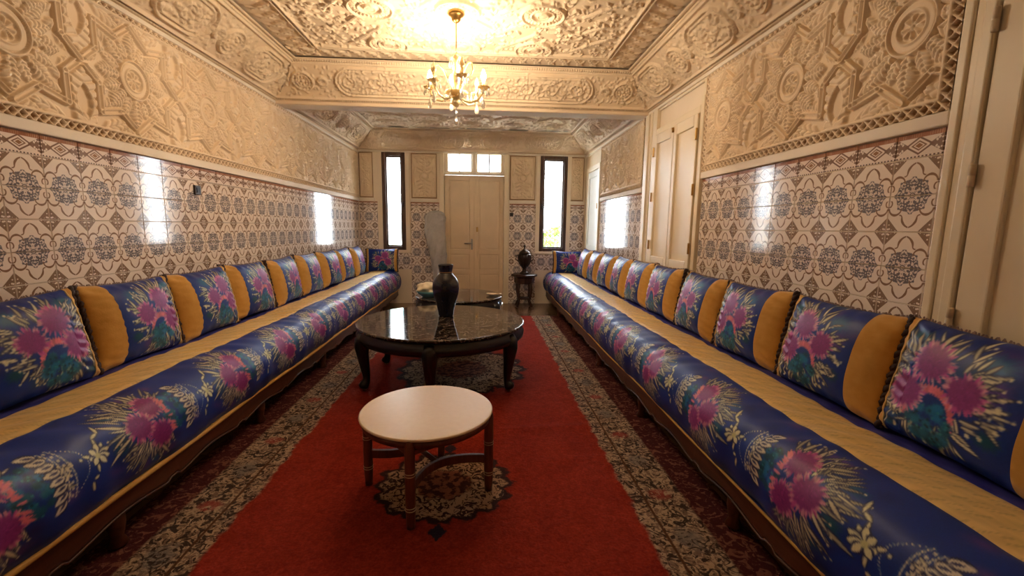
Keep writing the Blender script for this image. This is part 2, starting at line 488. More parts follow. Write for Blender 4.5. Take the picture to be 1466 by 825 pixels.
# --- walls
wall_left = MB().box(L-.2, L, BACK-.2, D+.2, 0, 3.0).build('wall_left', M['grout'])
struct(wall_left, 'long wall with rosette tiles below a continuous carved plaster frieze', 'wall')
wall_right = MB().box(R, R+.2, BACK-.2, D+.2, 0, 3.0).build('wall_right', M['plaster'])
struct(wall_right, 'wall with tiles, carved plaster, cabinet shutters and cream doors', 'wall')
WX = [(-1.661, -1.289), (.938, 1.392)]; WZ = (.905, 2.482)     # slit windows
DX, DZ, TZ = (-.653, .336), 2.148, (2.185, 2.505)              # door and transom
b = MB()
def wb(x0, x1, z0, z1): b.box(x0, x1, D, D+.2, z0, z1)
wb(L-.2, WX[0][0], 0, 3); wb(WX[0][0], WX[0][1], 0, WZ[0]); wb(WX[0][0], WX[0][1], WZ[1], 3)
wb(WX[0][1], DX[0], 0, 3); wb(DX[0], DX[1], TZ[1], 3); wb(DX[1], WX[1][0], 0, 3)
wb(WX[1][0], WX[1][1], 0, WZ[0]); wb(WX[1][0], WX[1][1], WZ[1], 3); wb(WX[1][1], R+.2, 0, 3)
wall_back = b.build('wall_back', M['plaster']); struct(wall_back, 'far wall with double door, two slit windows and tiled dado', 'wall')
# wall behind the camera
o = MB().box(L-.2, R+.2, BACK-.2, BACK, 0, 3).build('wall_front', M['plaster']); struct(o, 'plain cream wall behind the viewer', 'wall')

# --- tiles
_tile_cache = {}
def tile_mesh(kind, u0, u1, v0, v1):
    key = (kind, round(u0, 3), round(u1, 3), round(v0, 3), round(v1, 3))
    if key in _tile_cache: return _tile_cache[key]
    full_h = 2*TH if kind == 'tile' else .1
    wd, ht = (u1-u0)*TW, (v1-v0)*full_h
    g, c, th = .0011, .0016, .006
    x0, x1, z0, z1 = g, wd-g, g, ht-g
    v = [(x0, 0, z0), (x1, 0, z0), (x1, 0, z1), (x0, 0, z1), (x0+c, -th, z0+c), (x1-c, -th, z0+c), (x1-c, -th, z1-c), (x0+c, -th, z1-c)]
    f = [(4, 5, 6, 7), (0, 1, 5, 4), (1, 2, 6, 5), (2, 3, 7, 6), (3, 0, 4, 7)]
    me = bpy.data.meshes.new('tile'); me.from_pydata(v, [], f)
    uv = me.uv_layers.new(name='UVMap')
    for l in me.loops:
        p = v[l.vertex_index]; uv.data[l.index].uv = (u0+p[0]/TW, v0+p[2]/full_h)
    me.materials.append(M[kind]); _tile_cache[key] = me
    return me
def tile_field(parent, s0, s1, sref, place, rot, zmin):
    """field of tiles between s0 and s1; sref is one tile joint"""
    k0 = math.floor((s0-sref)/TW+1e-6); k = k0
    while sref+k*TW < s1-.004:
        a, b_ = max(s0, sref+k*TW), min(s1, sref+(k+1)*TW)
        if b_-a > .012:
            u0, u1 = (a-sref-k*TW)/TW, (b_-sref-k*TW)/TW
            if rot < 0: u0, u1 = 1-u1, 1-u0
            rows = [('border', Z_T, Z_T+.1, 0, 1)]; z = Z_T; half = 0
            while z > zmin+.01:
                zb = max(z-TH, 0); v1 = 1 if half == 0 else .5; v0 = v1-(z-zb)/(2*TH)
                rows.append(('tile', zb, z, v0, v1)); z = zb; half = 1-half
            for kind, zb, zt, v0, v1 in rows:
                o = link('wall_tile' if kind == 'tile' else 'border_tile', tile_mesh(kind, u0, u1, v0, v1), None, parent)
                o.location = place(a if rot >= 0 else b_, zb); o.rotation_euler = (0, 0, rot)
        k += 1
tile_field(wall_left, 1.0, D-.004, 2.02, lambda s, z: (L, s, z), PI/2, .80)
tile_field(wall_right, 1.545, 3.372, 1.563, lambda s, z: (R, s, z), -PI/2, .80)
tile_field(wall_right, 4.64, 6.36, 4.66, lambda s, z: (R, s, z), -PI/2, .80)
bk = lambda s, z: (s, D, z)
tile_field(wall_back, L+.012, -1.745, L+.07, bk, 0, .58)
tile_field(wall_back, -1.21, -.74, -1.21, bk, 0, .0)
tile_field(wall_back, .43, .885, .47, bk, 0, .0)
tile_field(wall_back, 1.455, R-.012, 1.45, bk, 0, .58)
# the strip of tiles below the slit windows
def low_strip(x0, x1):
    n = int(round((x1-x0)/TW))
    for k in range(n):
        for zb, v0, v1 in ((.58, 0., .5), (.725-.0, .5, .93)):
            if zb < .6: zb2 = .595
            o = link('wall_tile', tile_mesh('tile', 0, 1, v0, v1), None, wall_back); o.location = (x0+k*(x1-x0)/n, D, zb)
low_strip(-1.745, -1.21); low_strip(.885, 1.455)

# --- carved friezes
far = lambda y: max(1.0, y/2.6)
relief('carved_frieze', spaced(1.15, D-.02, .0042, far), np.linspace(Z_PL, Z_PT, 176), frieze_fn(0, 9, 2.803, (False, False)),
       lambda S, T, h: np.stack([L+.004+h, S, T], -1), .024, wall_left, flip=False)
relief('carved_frieze', spaced(1.543, 3.372, .0042, far), np.linspace(Z_PL, Z_PT, 176), frieze_fn(1.543, 3.372, 1.745),
       lambda S, T, h: np.stack([R-.004-h, S, T], -1), .024, wall_right, flip=True)
relief('carved_frieze', spaced(4.66, 6.36, .007), np.linspace(Z_PL+.01, Z_PT, 110), frieze_fn(4.66, 6.36, 5.165),
       lambda S, T, h: np.stack([R-.004-h, S, T], -1), .024, wall_right, flip=True)
# plain ledge under each frieze
for x0, x1, y0, y1, p in ((L, L+.028, .9, D, wall_left), (R-.028, R, 1.541, 3.372, wall_right), (R-.028, R, 4.655, 6.365, wall_right)):
    MB().box(x0, x1, y0, y1, Z_T+.101, Z_PL).build('plaster_ledge', M['plaster_white'], p, .006)
# back wall panels
def arab(wd, ht, seed):
    h = HM(wd, ht, .004); a, c = wd/2, ht/2
    for sy in (-1, 1):
        for sx in (-1, 1):
            for k in range(5):
                y0 = sy*(.04+.058*k); x0 = sx*.02
                h.leaf(x0, y0, sx*(a*.72-.012*k), y0+sy*.05, .05, .85, 4)
            h.dome(sx*a*.5, sy*c*.8, a*.2, a*.3, sx*sy*.5, .7); h.leaf(sx*a*.9, sy*c*.93, sx*a*.35, sy*c*.86, .05, .7, 4)
            h.leaf(sx*a*.9, sy*.03, sx*a*.82, sy*.16, .04, .7, 3)
        h.leaf(0, sy*.05, 0, sy*c*.95, .08, 1, 7)
    h.ring(0, 0, min(a*.42, .07), .014, 1); h.dome(0, 0, min(a*.3, .045), H=.8)
    return h
for x0, x1 in ((-2.03, -1.80), (-1.192, -.771), (.425, .858), (1.44, 1.682)):
    zc = (1.755+2.478)/2; hmx = arab(x1-x0-.07, .72-.07, 3)
    def fn(S, T, x0=x0, x1=x1, hmx=hmx, zc=zc):
        d = np.minimum(np.minimum(S-x0, x1-S), np.minimum(T-1.755, 2.478-T))
        h = np.where(d > .035, hmx.sample(S-(x0+x1)/2, T-zc), 0); br = np.where((d < .018), 1.0, .0)
        h = np.where((d > .018) & (d < .033), .9, h)
        return h, br
    relief('carved_panel', np.arange(x0, x1, .0055), np.linspace(1.755, 2.478, 132), fn, lambda S, T, h: np.stack([S, D-.003-h, T], -1), .026, wall_back, flip=False)
    MB().box(x0-.01, x1+.01, D-.02, D, 1.70, 1.752).build('plaster_ledge', M['plaster_white'], wall_back, .005)

# --- coves, beam and ceilings
SL = math.hypot(COVE, Z_C-Z_PT)
def cove_canvas(length, parts):
    """parts: list of (kind, s, half-length)"""
    h = HM(length, SL, .005); hh = SL/2
    r_ = np.random.default_rng(int(length*100))
    for kind, s, hl in parts:
        s = s-length/2
        if kind == 'disc':
            h.ring(s, 0, hl, .014, 1); h.beads(s, 0, hl*.84, int(hl*160), .008); h.ring(s, 0, hl*.66, .012, .9)
            h.beads(s, 0, hl*.42, 8, hl*.13, .9); h.dome(s, 0, hl*.2, H=.9)
        else:
            rr = .135
            for off, wd, H in ((0, .014, 1), (-.028, .008, .8)):
                q = rr+off; pts = [(s-hl+rr-q*math.cos(t), q*math.sin(t)) for t in np.linspace(-PI/2, PI/2, 13)]
                pts = [(s-hl+rr-q*math.cos(t), q*math.sin(t)) for t in np.linspace(-PI/2, PI/2, 13)]
                p2 = [(2*s-x_, -y_) for x_, y_ in pts]
                h.strap(pts+p2+[pts[0]], wd, H, False)
            n = int(hl*2*.19*2600)
            for _ in range(n//4):
                x_ = s+r_.uniform(-hl+.05, hl-.05); y_ = r_.uniform(-.09, .09); a = r_.uniform(0, 2*PI)
                h.leaf(x_, y_, x_+.045*math.cos(a), y_+.045*math.sin(a), .022, .75, 3, False)
            for k in range(max(1, int(hl/.12))):
                h.ring(s-hl+.12+k*.24 if hl > .25 else s, 0, .055, .01, .9)
    for _ in range(int(length*230)):      # small leaves filling the ground
        x_, y_, a = r_.uniform(-length/2, length/2), r_.uniform(-hh+.09, hh-.09), r_.uniform(0, 2*PI)
        if h.sample(np.array([x_]), np.array([y_]))[0] < .1: h.leaf(x_, y_, x_+.04*math.cos(a), y_+.04*math.sin(a), .02, .5, 3, False)
    h0 = h
    def fn(S, T):
        v = h0.sample(S-length/2, T-hh); d = np.minimum(T, SL-T)
        ed = np.where((d < .022), .9, 0)+np.where((d > .03) & (d < .05), .75*np.clip(np.sin(S*2*PI/.022)*2, 0, 1), 0)+np.where((d > .055) & (d < .068), .8, 0)
        return np.where(d < .075, np.maximum(ed, 0), v), 0*v
    return fn
def side_parts(length, start):
    out = []; s = start
    while s < length:
        out += [('cart', s, .24), ('disc', s+.315, .045), ('disc', s+.475, .105), ('disc', s+.635, .045)]; s += .95
    return out
sn, cn = (Z_C-Z_PT)/SL, COVE/SL
def make_cove(name, parent, length, parts, corner0, ddir, inward, m0=True, m1=True, step=.0075, flip=False, s_from=0.0):
    fn = cove_canvas(length, parts)
    S = np.arange(s_from, length+1e-6, step); T = np.linspace(0, SL, 66)
    c0, dd, iw = np.array(corner0, float), np.array(ddir, float), np.array(inward, float)
    nrm = iw*sn-np.array([0, 0, 1.])*cn
    def place(S_, T_, h):
        # mitre: shrink the ends as the cove rises
        a = np.where(m0, T_*cn, 0); b_ = np.where(m1, T_*cn, 0)
        s2 = np.maximum(S_, a); s2 = np.minimum(s2, length-b_)
        return c0+dd*s2[..., None]+(iw*cn+np.array([0, 0, 1.])*sn)*T_[..., None]+nrm*h[..., None]
    return relief(name, S, T, fn, place, .026, parent, flip=flip)

ceiling = MB().box(L-.2, R+.2, BACK-.2, D+.2, Z_C+.03, Z_C+.28).build('ceiling', M['plaster'])
struct(ceiling, 'carved plaster ceiling with sloping coves and gear-edged rosettes', 'ceiling')
y0c = 1.6
make_cove('carved_cove', ceiling, BEAM-y0c, side_parts(BEAM-y0c, .03+.5), (L, y0c, Z_PT), (0, 1, 0), (1, 0, 0), False, True, flip=False)
make_cove('carved_cove', ceiling, BEAM-y0c, side_parts(BEAM-y0c, .03+.5), (R, y0c, Z_PT), (0, 1, 0), (-1, 0, 0), False, True, flip=True)
W_ = R-L
make_cove('carved_cove', ceiling, W_, [('disc', .36, .09), ('disc', .54, .04), ('cart', W_/2, 1.22), ('disc', W_-.54, .04), ('disc', W_-.36, .09)], (L, BEAM, Z_PT), (1, 0, 0), (0, -1, 0), flip=True)
yb = BEAM+BEAM_T; LB = D-yb
bp = [('cart', .75, .24), ('disc', 1.08, .05), ('disc', 1.35, .1), ('disc', 1.62, .05), ('cart', 1.95, .24)]
make_cove('carved_cove', ceiling, LB, bp, (L, yb, Z_PT+.02), (0, 1, 0), (1, 0, 0), step=.009)
make_cove('carved_cove', ceiling, LB, bp, (R, yb, Z_PT+.02), (0, 1, 0), (-1, 0, 0), flip=True, step=.009)
make_cove('carved_cove', ceiling, W_, [('cart', .75, .3), ('disc', 1.2, .05), ('cart', W_/2-.35, .2), ('disc', W_/2, .075), ('cart', W_/2+.35, .2), ('disc', W_-1.2, .05), ('cart', W_-.75, .3)], (L, D, Z_PT+.02), (1, 0, 0), (0, -1, 0), flip=True, step=.009)
make_cove('carved_cove', ceiling, W_, [('cart', W_/2, 1.2)], (L, yb, Z_PT+.02), (1, 0, 0), (0, 1, 0), step=.02)
beam = MB().box(L, R, BEAM, BEAM+BEAM_T, Z_PT-.012, Z_PT+.1).build('trim_1', M['plaster_white'], None, .008)
struct(beam, 'pale plaster beam edge crossing the room below the coves', 'beam')
# cornice lines at the foot and head of the coves
b = MB(); b.box(L, L+.03, 1.0, D, Z_PT-.016, Z_PT+.012); b.box(R-.03, R, 1.0, BEAM, Z_PT-.016, Z_PT+.012); b.box(R-.03, R, BEAM, 7.37, Z_PT-.016, Z_PT+.012); b.box(L, R, D-.03, D, Z_PT+.004, Z_PT+.03)
o = b.build('trim_2', M['plaster_white'], None, .006); struct(o, 'slim pale moulding running along the foot of the coves', 'moulding')

# main ceiling relief
cx0, cx1, cy0, cy1 = L+COVE, R-COVE, 2.35, BEAM-COVE
CW, CL = cx1-cx0, cy1-cy0
h = HM(CW, CL, .005); r_ = np.random.default_rng(11)
def toc(x_, y_): return x_-(cx0+cx1)/2, y_-(cy0+cy1)/2
for _ in range(2600):
    x_, y_ = r_.uniform(-CW/2, CW/2), r_.uniform(-CL/2, CL/2); a = r_.uniform(0, 2*PI); l_ = r_.uniform(.03, .06)
    h.leaf(x_, y_, x_+l_*math.cos(a), y_+l_*math.sin(a), .026, .6, 3, False)
bx0, bx1, by1 = toc(-1.42, 0)[0], toc(1.09, 0)[0], toc(0, 3.97)[1]
NX = 4; PX = .62
for i in range(-3, 4):
    for j in range(-3, 2):
        xr, yr = toc(-.19+i*.6, 3.27+j*.6)
        for dx, dy in ((.3, .3), (-.3, .3)):
            if bx0+.02 < xr+dx < bx1-.02 and yr+dy < by1-.02:
                h.strap([(xr+dx*.4, yr+dy*.4), (xr+dx*1.0, yr+dy*1.0)], .028, .9)
                h.ring(xr+dx, yr+dy, .05, .014, .95); h.dome(xr+dx, yr+dy, .03, H=.8)
        h.strap([(xr-.3, yr), (xr, yr-.3)], .024, .8) if xr-.3 > bx0 else None
for i in range(-3, 4):
    for j in range(-3, 2):
        xr, yr = toc(-.19+i*.6, 3.27+j*.6)
        if xr-.1 < bx0 or xr+.1 > bx1 or yr+.1 > by1: continue
        h.clear(xr, yr, .155, 0); h.ring(xr, yr, .15, .018, 1)
        for k in range(26):
            a = 2*PI*k/26; h.leaf(xr+.09*math.cos(a), yr+.09*math.sin(a), xr+.14*math.cos(a), yr+.14*math.sin(a), .022, .9, 1, False)
        h.ring(xr, yr, .082, .014, .9); h.dome(xr, yr, .06, H=.8, pw=.8); h.ring(xr, yr, .04, .01, 1.1)
# border with leaves
for sl, X, Y in h._wins(0, 0, 3):
    inb = (X < bx0) | (X > bx1) | (Y > by1); h.a[sl] = np.where(inb, .08, h.a[sl])
for xa, sx in ((bx0, -1), (bx1, 1)):
    n = int(CL/.13)
    for k in range(n):
        y_ = -CL/2+.06+k*.13; h.leaf(xa+sx*.03, y_-.05, xa+sx*.22, y_+.06, .07, .7, 5); h.leaf(xa+sx*.24, y_, xa+sx*.1, y_+.07, .04, .6, 4)
for k in range(int(CW/.13)):
    x_ = -CW/2+.06+k*.13; h.leaf(x_-.05, by1+.03, x_+.06, by1+.22, .07, .7, 5); h.leaf(x_, by1+.22, x_+.06, by1+.1, .04, .6, 4)
h.strap([(bx0, -CL/2), (bx0, by1), (bx1, by1), (bx1, -CL/2)], .05, 1.0)
HC = h
def fn(S, T): 
    v = HC.sample(S-(cx0+cx1)/2, T-(cy0+cy1)/2); return v, 0*v
relief('carved_ceiling_field', np.arange(cx0, cx1+.003, .0068), np.arange(cy0, cy1+.003, .0068), fn, lambda S, T, hh: np.stack([S, T, Z_C-hh], -1), .026, ceiling, flip=True)
# far ceiling relief, cooler and finer
dy0, dy1 = yb+COVE, D-COVE; DLn = dy1-dy0
h = HM(CW, DLn, .007)
for _ in range(1200):
    x_, y_ = r_.uniform(-CW/2, CW/2), r_.uniform(-DLn/2, DLn/2); a = r_.uniform(0, 2*PI)
    h.leaf(x_, y_, x_+.06*math.cos(a), y_+.06*math.sin(a), .03, .6, 3, False)
for i in range(-2, 3):
    for j in (-1, 0, 1):
        xr, yr = i*.62, j*.62; h.clear(xr, yr, .15, 0); h.ring(xr, yr, .14, .02, 1); h.ring(xr, yr, .08, .02, 1); h.dome(xr, yr, .05)
        h.strap([(xr+.11, yr+.11), (xr+.31, yr+.31), (xr+.51, yr+.11)], .03, .9)
HC2 = h
relief('carved_ceiling_field', np.arange(cx0, cx1+.005, .011), np.arange(dy0, dy1+.005, .011), lambda S, T: (HC2.sample(S-(cx0+cx1)/2, T-(dy0+dy1)/2), 0*S),
       lambda S, T, hh: np.stack([S, T, Z_C+.02-hh], -1), .03, ceiling, flip=True)

# ------------------------------------------------------------------ windows and doors
g = NM('window_glass', .02, .5); nt = g.nt
tr = nt.nodes.new('ShaderNodeBsdfTransparent'); gl = nt.nodes.new('ShaderNodeBsdfGlossy'); gl.inputs['Roughness'].default_value = .03
mx = nt.nodes.new('ShaderNodeMixShader'); mx.inputs[0].default_value = .06
nt.links.new(tr.outputs[0], mx.inputs[1]); nt.links.new(gl.outputs[0], mx.inputs[2]); nt.links.new(mx.outputs[0], nt.nodes['Material Output'].inputs[0])
M['glass'] = g.m
for i, (x0, x1) in enumerate(WX):
    z0, z1 = WZ; f = .058
    b = MB(); y0, y1 = D-.025, D+.06
    b.box(x0, x0+f, y0, y1, z0, z1); b.box(x1-f, x1, y0, y1, z0, z1); b.box(x0+f, x1-f, y0, y1, z0, z0+f); b.box(x0+f, x1-f, y0, y1, z1-f, z1)
    wn = b.build('window_%d' % (i+1), M['frame_brown'], None, .006)
    struct(wn, ['tall narrow dark framed window above the end of the sofa facing the cabinet', 'tall narrow dark framed window beside the bronze urn'][i], 'window')
    b = MB(); q = f; s = .022
    b.box(x0+q, x0+q+s, D, D+.04, z0+q, z1-q); b.box(x1-q-s, x1-q, D, D+.04, z0+q, z1-q); b.box(x0+q+s, x1-q-s, D, D+.04, z0+q, z0+q+s); b.box(x0+q+s, x1-q-s, D, D+.04, z1-q-s, z1-q)
    b.build('sash', M['frame_brown'], wn)
    MB().box(x0+q+s, x1-q-s, D+.018, D+.022, z0+q+s, z1-q-s).build('pane', M['glass'], wn)
    hx = x1-f*.5 if i == 0 else x0+f*.5
    hb = MB(); hb.box(hx-.011, hx+.011, D-.035, D-.024, 1.62, 1.70); hb.tube([(hx, D-.035, 1.68), (hx, D-.05, 1.68), (hx, D-.052, 1.60)], .008)
    hb.build('window_handle', M['metal_dark'], wn)
    # plaster casing and sill
    b = MB(); c = .07
    b.box(x0-c, x0, D-.018, D, z0-.03, 2.50); b.box(x1, x1+c, D-.018, D, z0-.03, 2.50); b.box(x0-c, x1+c, D-.018, D, 2.482, 2.51); b.box(x0-c, x1+c, D-.028, D, z0-.05, z0)
    b.build('casing', M['plaster'], wn, .004)

# double door with transom
dr = MB(); y0 = D-.03
dr.box(DX[0]-.075, DX[0], y0, D+.1, 0, 2.56); dr.box(DX[1], DX[1]+.075, y0, D+.1, 0, 2.56)
dr.box(DX[0], DX[1], y0, D+.1, DZ, TZ[0]); dr.box(DX[0], DX[1], y0, D+.1, TZ[1], 2.56)
dr.box(-.19, -.13, y0, D+.1, TZ[0], TZ[1])
door1 = dr.build('door_1', M['cream_paint'], None, .006); struct(door1, 'beige panelled double door under two bright transom lights', 'door')
for k, (x0, x1) in enumerate(((DX[0], -.162), (-.156, DX[1]))):
    yl = D+.012 if k == 0 else D+.02
    lf = MB(); st = .075
    lf.box(x0, x0+st, yl, yl+.04, .01, DZ-.004); lf.box(x1-st, x1, yl, yl+.04, .01, DZ-.004)
    zs = [(.01, .14), (.5, .58), (.84, .92), (2.06, DZ-.004)]
    for za, zb in zs: lf.box(x0+st, x1-st, yl, yl+.04, za, zb)
    leaf = lf.build('door_leaf', M['door_paint'], door1, .006)
    for za, zb in ((.14, .5), (.58, .84), (.92, 2.06)):
        MB().box(x0+st-.004, x1-st+.004, yl+.014, yl+.034, za-.004, zb+.004).build('door_panel', M['door_paint'], leaf)
        p = MB(); e = .02
        p.box(x0+st+e, x1-st-e, yl+.007, yl+.016, za+e, zb-e); p.build('raised_field', M['door_paint'], leaf, .006)
    if k == 0:
        hd = MB(); hd.box(x1-.052, x1-.022, yl-.008, yl, .92, 1.10); hd.tube([(x1-.037, yl, 1.03), (x1-.037, yl-.05, 1.03), (x1-.06, yl-.055, 1.03), (x1-.16, yl-.052, 1.028)], .009)
        hd.build('door_handle', M['metal_steel'], leaf)
        MB().box(x1-.006, x1+.03, yl-.012, yl+.004, .01, DZ-.004).build('meeting_strip', M['door_paint'], leaf, .004)
    else:
        MB().box(x0+.03, x0+.06, yl-.008, yl, 1.22, 1.30).build('lock_plate', M['metal_brass'], leaf)
for x0, x1 in ((-.617, -.19), (-.13, .3)):
    b = MB(); s = .026; y0, y1 = D+.005, D+.05; z0, z1 = TZ
    b.box(x0, x0+s, y0, y1, z0, z1); b.box(x1-s, x1, y0, y1, z0, z1); b.box(x0+s, x1-s, y0, y1, z0, z0+s); b.box(x0+s, x1-s, y0, y1, z1-s, z1)
    if x0 < -.4: b.box(DX[0], x0, y0, y1, z0, z1)
    else: b.box(x1, DX[1], y0, y1, z0, z1)
    tf = b.build('transom_frame', M['cream_paint'], door1, .004); xm = (x0+x1)/2
    MB().box(xm-.011, xm+.011, D+.01, D+.045, z0+s, z1-s).build('glazing_bar', M['frame_brown'], tf)
    for a_, c_ in ((x0+s, xm-.011), (xm+.011, x1-s)): MB().box(a_, c_, D+.026, D+.03, z0+s, z1-s).build('pane', M['glass'], tf)

# shallow shutters (wall cabinet) on the right wall
cab = MB()
xw = R
cab.box(xw-.035, xw, 3.372, 3.43, .86, 2.33); cab.box(xw-.035, xw, 4.30, 4.40, .60, 2.462); cab.box(xw-.035, xw, 3.43, 4.30, 2.21, 2.27)
cab.box(xw-.045, xw, 3.43, 4.30, .88, .955); cab.box(xw-.02, xw, 3.372, 3.43, 2.33, 2.462); cab.box(xw-.02, xw, 3.43, 4.30, 2.44, 2.462)
cabinet = cab.build('window_3', M['cream_paint'], None, .006); struct(cabinet, 'cream shuttered opening with two tall panelled leaves between tiled sections', 'window')
for k, (ya, yb_) in enumerate(((3.435, 3.862), (3.868, 4.295))):
    lf = MB(); st = .06; xa, xb = xw-.05, xw-.015
    lf.box(xa, xb, ya, ya+st, .96, 2.205); lf.box(xa, xb, yb_-st, yb_, .96, 2.205); lf.box(xa, xb, ya+st, yb_-st, .96, 1.04); lf.box(xa, xb, ya+st, yb_-st, 2.12, 2.205)
    leaf = lf.build('shutter_leaf', M['cream_paint'], cabinet, .005)
    MB().box(xa+.02, xb, ya+st-.003, yb_-st+.003, 1.037, 2.123).build('shutter_panel', M['cream_paint'], leaf)
    hy = ya-.002 if k == 0 else yb_+.002
    for hz in (1.15, 1.62, 2.05): MB().lathe([(.008, 0), (.009, .01), (.009, .08), (.008, .09)], xw-.054, hy, 8, hz-.045).build('hinge', M['metal_brass'], leaf)
MB().tube([(xw-.055, 3.865, 2.15), (xw-.06, 3.865, 2.19)], .012).build('catch', M['metal_brass'], cabinet)
# pilaster past the shutters
o = MB().box(R-.03, R, 4.44, 4.63, 0, Z_PT-.012).box(R-.045, R-.03, 4.49, 4.58, 0, Z_PT-.02).build('trim_3', M['cream_paint'], None, .008); struct(o, 'slim cream pilaster standing between the shutters and the tiles', 'pilaster')

# near door on the right wall
b = MB(); z1 = 2.42
for ya, yb_, t in ((1.505, 1.541, .03), (1.472, 1.505, .022), (1.430, 1.472, .036)): b.box(R-t, R, ya, yb_, 0, z1)
b.box(R-.036, R, .42, 1.43, 2.34, z1); b.box(R-.036, R, .36, .42, 0, z1)
door2 = b.build('door_2', M['cream_paint'], None, .008, 3); struct(door2, 'large cream panelled door with knuckle hinges beside the tiles', 'door')
lf = MB(); xa, xb, st = R-.028, R-.001, .10
lf.box(xa, xb, 1.325, 1.425, .02, 2.335); lf.box(xa, xb, .425, .53, .02, 2.335); lf.box(xa, xb, .53, 1.325, .02, .2); lf.box(xa, xb, .53, 1.325, 2.24, 2.335)
leaf = lf.build('door_leaf', M['cream_paint'], door2, .01, 3)
MB().box(xa+.016, xb, .525, 1.33, .195, 2.245).build('door_panel', M['cream_paint'], leaf)
for hz in (.5, 1.0, 1.5, 2.0):
    MB().lathe([(.009, 0), (.0105, .004), (.0105, .036), (.008, .038), (.0105, .040), (.0105, .072), (.009, .076)], R-.040, 1.424, 12, hz-.038).build('hinge', M['hinge'], leaf)
# far door on the right wall
b = MB(); b.box(R-.03, R, 6.40, 6.47, 0, 2.26); b.box(R-.03, R, 7.13, 7.2, 0, 2.26); b.box(R-.03, R, 6.47, 7.13, 2.19, 2.26)
door3 = b.build('door_3', M['cream_paint'], None, .006); struct(door3, 'pale door in the corner beside the far tiled section', 'door')
lf = MB(); xa, xb = R-.022, R-.001
lf.box(xa, xb, 6.475, 6.56, .02, 2.185); lf.box(xa, xb, 7.04, 7.125, .02, 2.185); lf.box(xa, xb, 6.56, 7.04, .02, .2); lf.box(xa, xb, 6.56, 7.04, 2.09, 2.185); lf.box(xa, xb, 6.56, 7.04, .95, 1.05)
leaf = lf.build('door_leaf', M['door_white'], door3, .005)
for za, zb in ((.2, .95), (1.05, 2.09)): MB().box(xa+.012, xb, 6.557, 7.043, za-.003, zb+.003).build('door_panel', M['door_white'], leaf)
for hz in (.5, 1.6): MB().lathe([(.009, 0), (.009, .08)], R-.03, 6.474, 8, hz).build('hinge', M['metal_brass'], leaf)
# switches on the tiles
def switch(name, label, box, knob):
    e = MB().box(*box).build(name, M['switch_black'], None, .003); tag(e, label, 'switch')
    MB().box(*knob).build('rocker', M['metal_dark'], e)
switch('light_switch', 'small dark square switch on the long rosette tiled wall', (L+.004, L+.02, 3.262, 3.325, 1.50, 1.565), (L+.019, L+.024, 3.278, 3.309, 1.515, 1.55))
switch('light_switch', 'small dark square switch on the tiles beside the double door', (.435, .495, D-.02, D-.004, 1.485, 1.545), (.45, .48, D-.024, D-.019, 1.5, 1.53))

# ------------------------------------------------------------------ rug
m = NM('red_medallion_rug', .95, .1)
x, y, z = m.xyz(m.tc())
cxr = -.19
d = (x-cxr).abs()
wob = (m.noise(7, 3)-.5)*.05; wob2 = (m.voro(16)-.02)*.9
pile = m.noise(90, 3); mott = m.noise(6, 4)
red = m.mix(mott, (132, 34, 25), (182, 66, 46)); red = m.mix(m.noise(38, 4).gt(.5, .2)*.45, red, (104, 22, 16)); red = m.mix(pile.gt(.5, .2)*.4, red, (92, 18, 12))
# border: beige ground with dark floral scrolls and dull red flowers
sc1 = m.noise(20, 4, dist=2.2); sc2 = m.noise(34, 3, dist=1.5)
bei = m.mix(sc2.gt(.5, .06), (176, 150, 122), (122, 98, 80))
bei = m.mix(sc1.gt(.535, .03), bei, (62, 48, 42))
ds = (d-1.06); dy_ = ((y+.25).mod(.62)-.31)
fl = ((ds*ds)+(dy_*dy_*1.6)).sqrt()+(m.noise(30, 2)-.5)*.04
bei = m.mix(fl.lt(.05, .02)*(sc2.gt(.42, .1))*.85, bei, (146, 64, 58)); 
g2 = ((ds*ds*1.4)+(((y+.56).mod(.62)-.31)*((y+.56).mod(.62)-.31)))
bei = m.mix((g2.sqrt()+(m.noise(25, 2)-.5)*.09).lt(.065, .03)*(sc1.lt(.56, .06))*.7, bei, (112, 106, 102))
mar = m.mix(m.noise(24, 4, dist=1.5).gt(.56, .04), (74, 32, 34), (122, 76, 62))
edge = d+wob
c = m.mix((d+wob+wob2*.03).gt(.91, .012), red, bei)
c = m.mix(((d-.975).abs()).lt(.006, .003), c, (84, 56, 40))
c = m.mix(d.gt(1.17, .01), c, mar)
# medallions: scalloped beige flowers with dark scrolls, dark tips fore and aft
def medal(c, cy, rx, ry):
    X = (x-cxr+.0)/rx; Y = (y-cy)/ry
    r = (X*X+Y*Y).sqrt(); th = Y.atan2(X)
    e = r-((th*8).cos().abs()*.12)+(m.noise(22, 3)-.5)*.25
    inner = m.mix(m.noise(26, 4, dist=2.0).gt(.52, .03), (168, 136, 108), (58, 40, 38))
    inner = m.mix((r+(m.noise(20, 3)-.5)*.3).lt(.42, .05), inner, m.mix(m.noise(30, 3).gt(.5, .05), (136, 84, 66), (70, 40, 36)))
    c = m.mix(e.lt(.9, .03), c, inner)
    c = m.mix((e-.9).abs().lt(.05, .03), c, (52, 32, 32))
    for sgn in (-1, 1):
        tip = (x-cxr+.0).abs()*1.0; ty = ((y-cy)*sgn-ry*1.24)
        c = m.mix((tip*1.3+ty.abs()+(m.noise(60, 2)-.5)*.05).lt(.055, .006), c, (44, 34, 44))
    return c
c = medal(c, 2.05, .33, .285); c = medal(c, 3.85, .55, .6)
m.base(c); m.bump(pile+m.noise(38, 4), .7, .008)
M['rug'] = m.m
S = np.arange(-1.56, 1.19, .03); T = np.arange(.2, 6.3, .03); SS, TT = np.meshgrid(S, T)
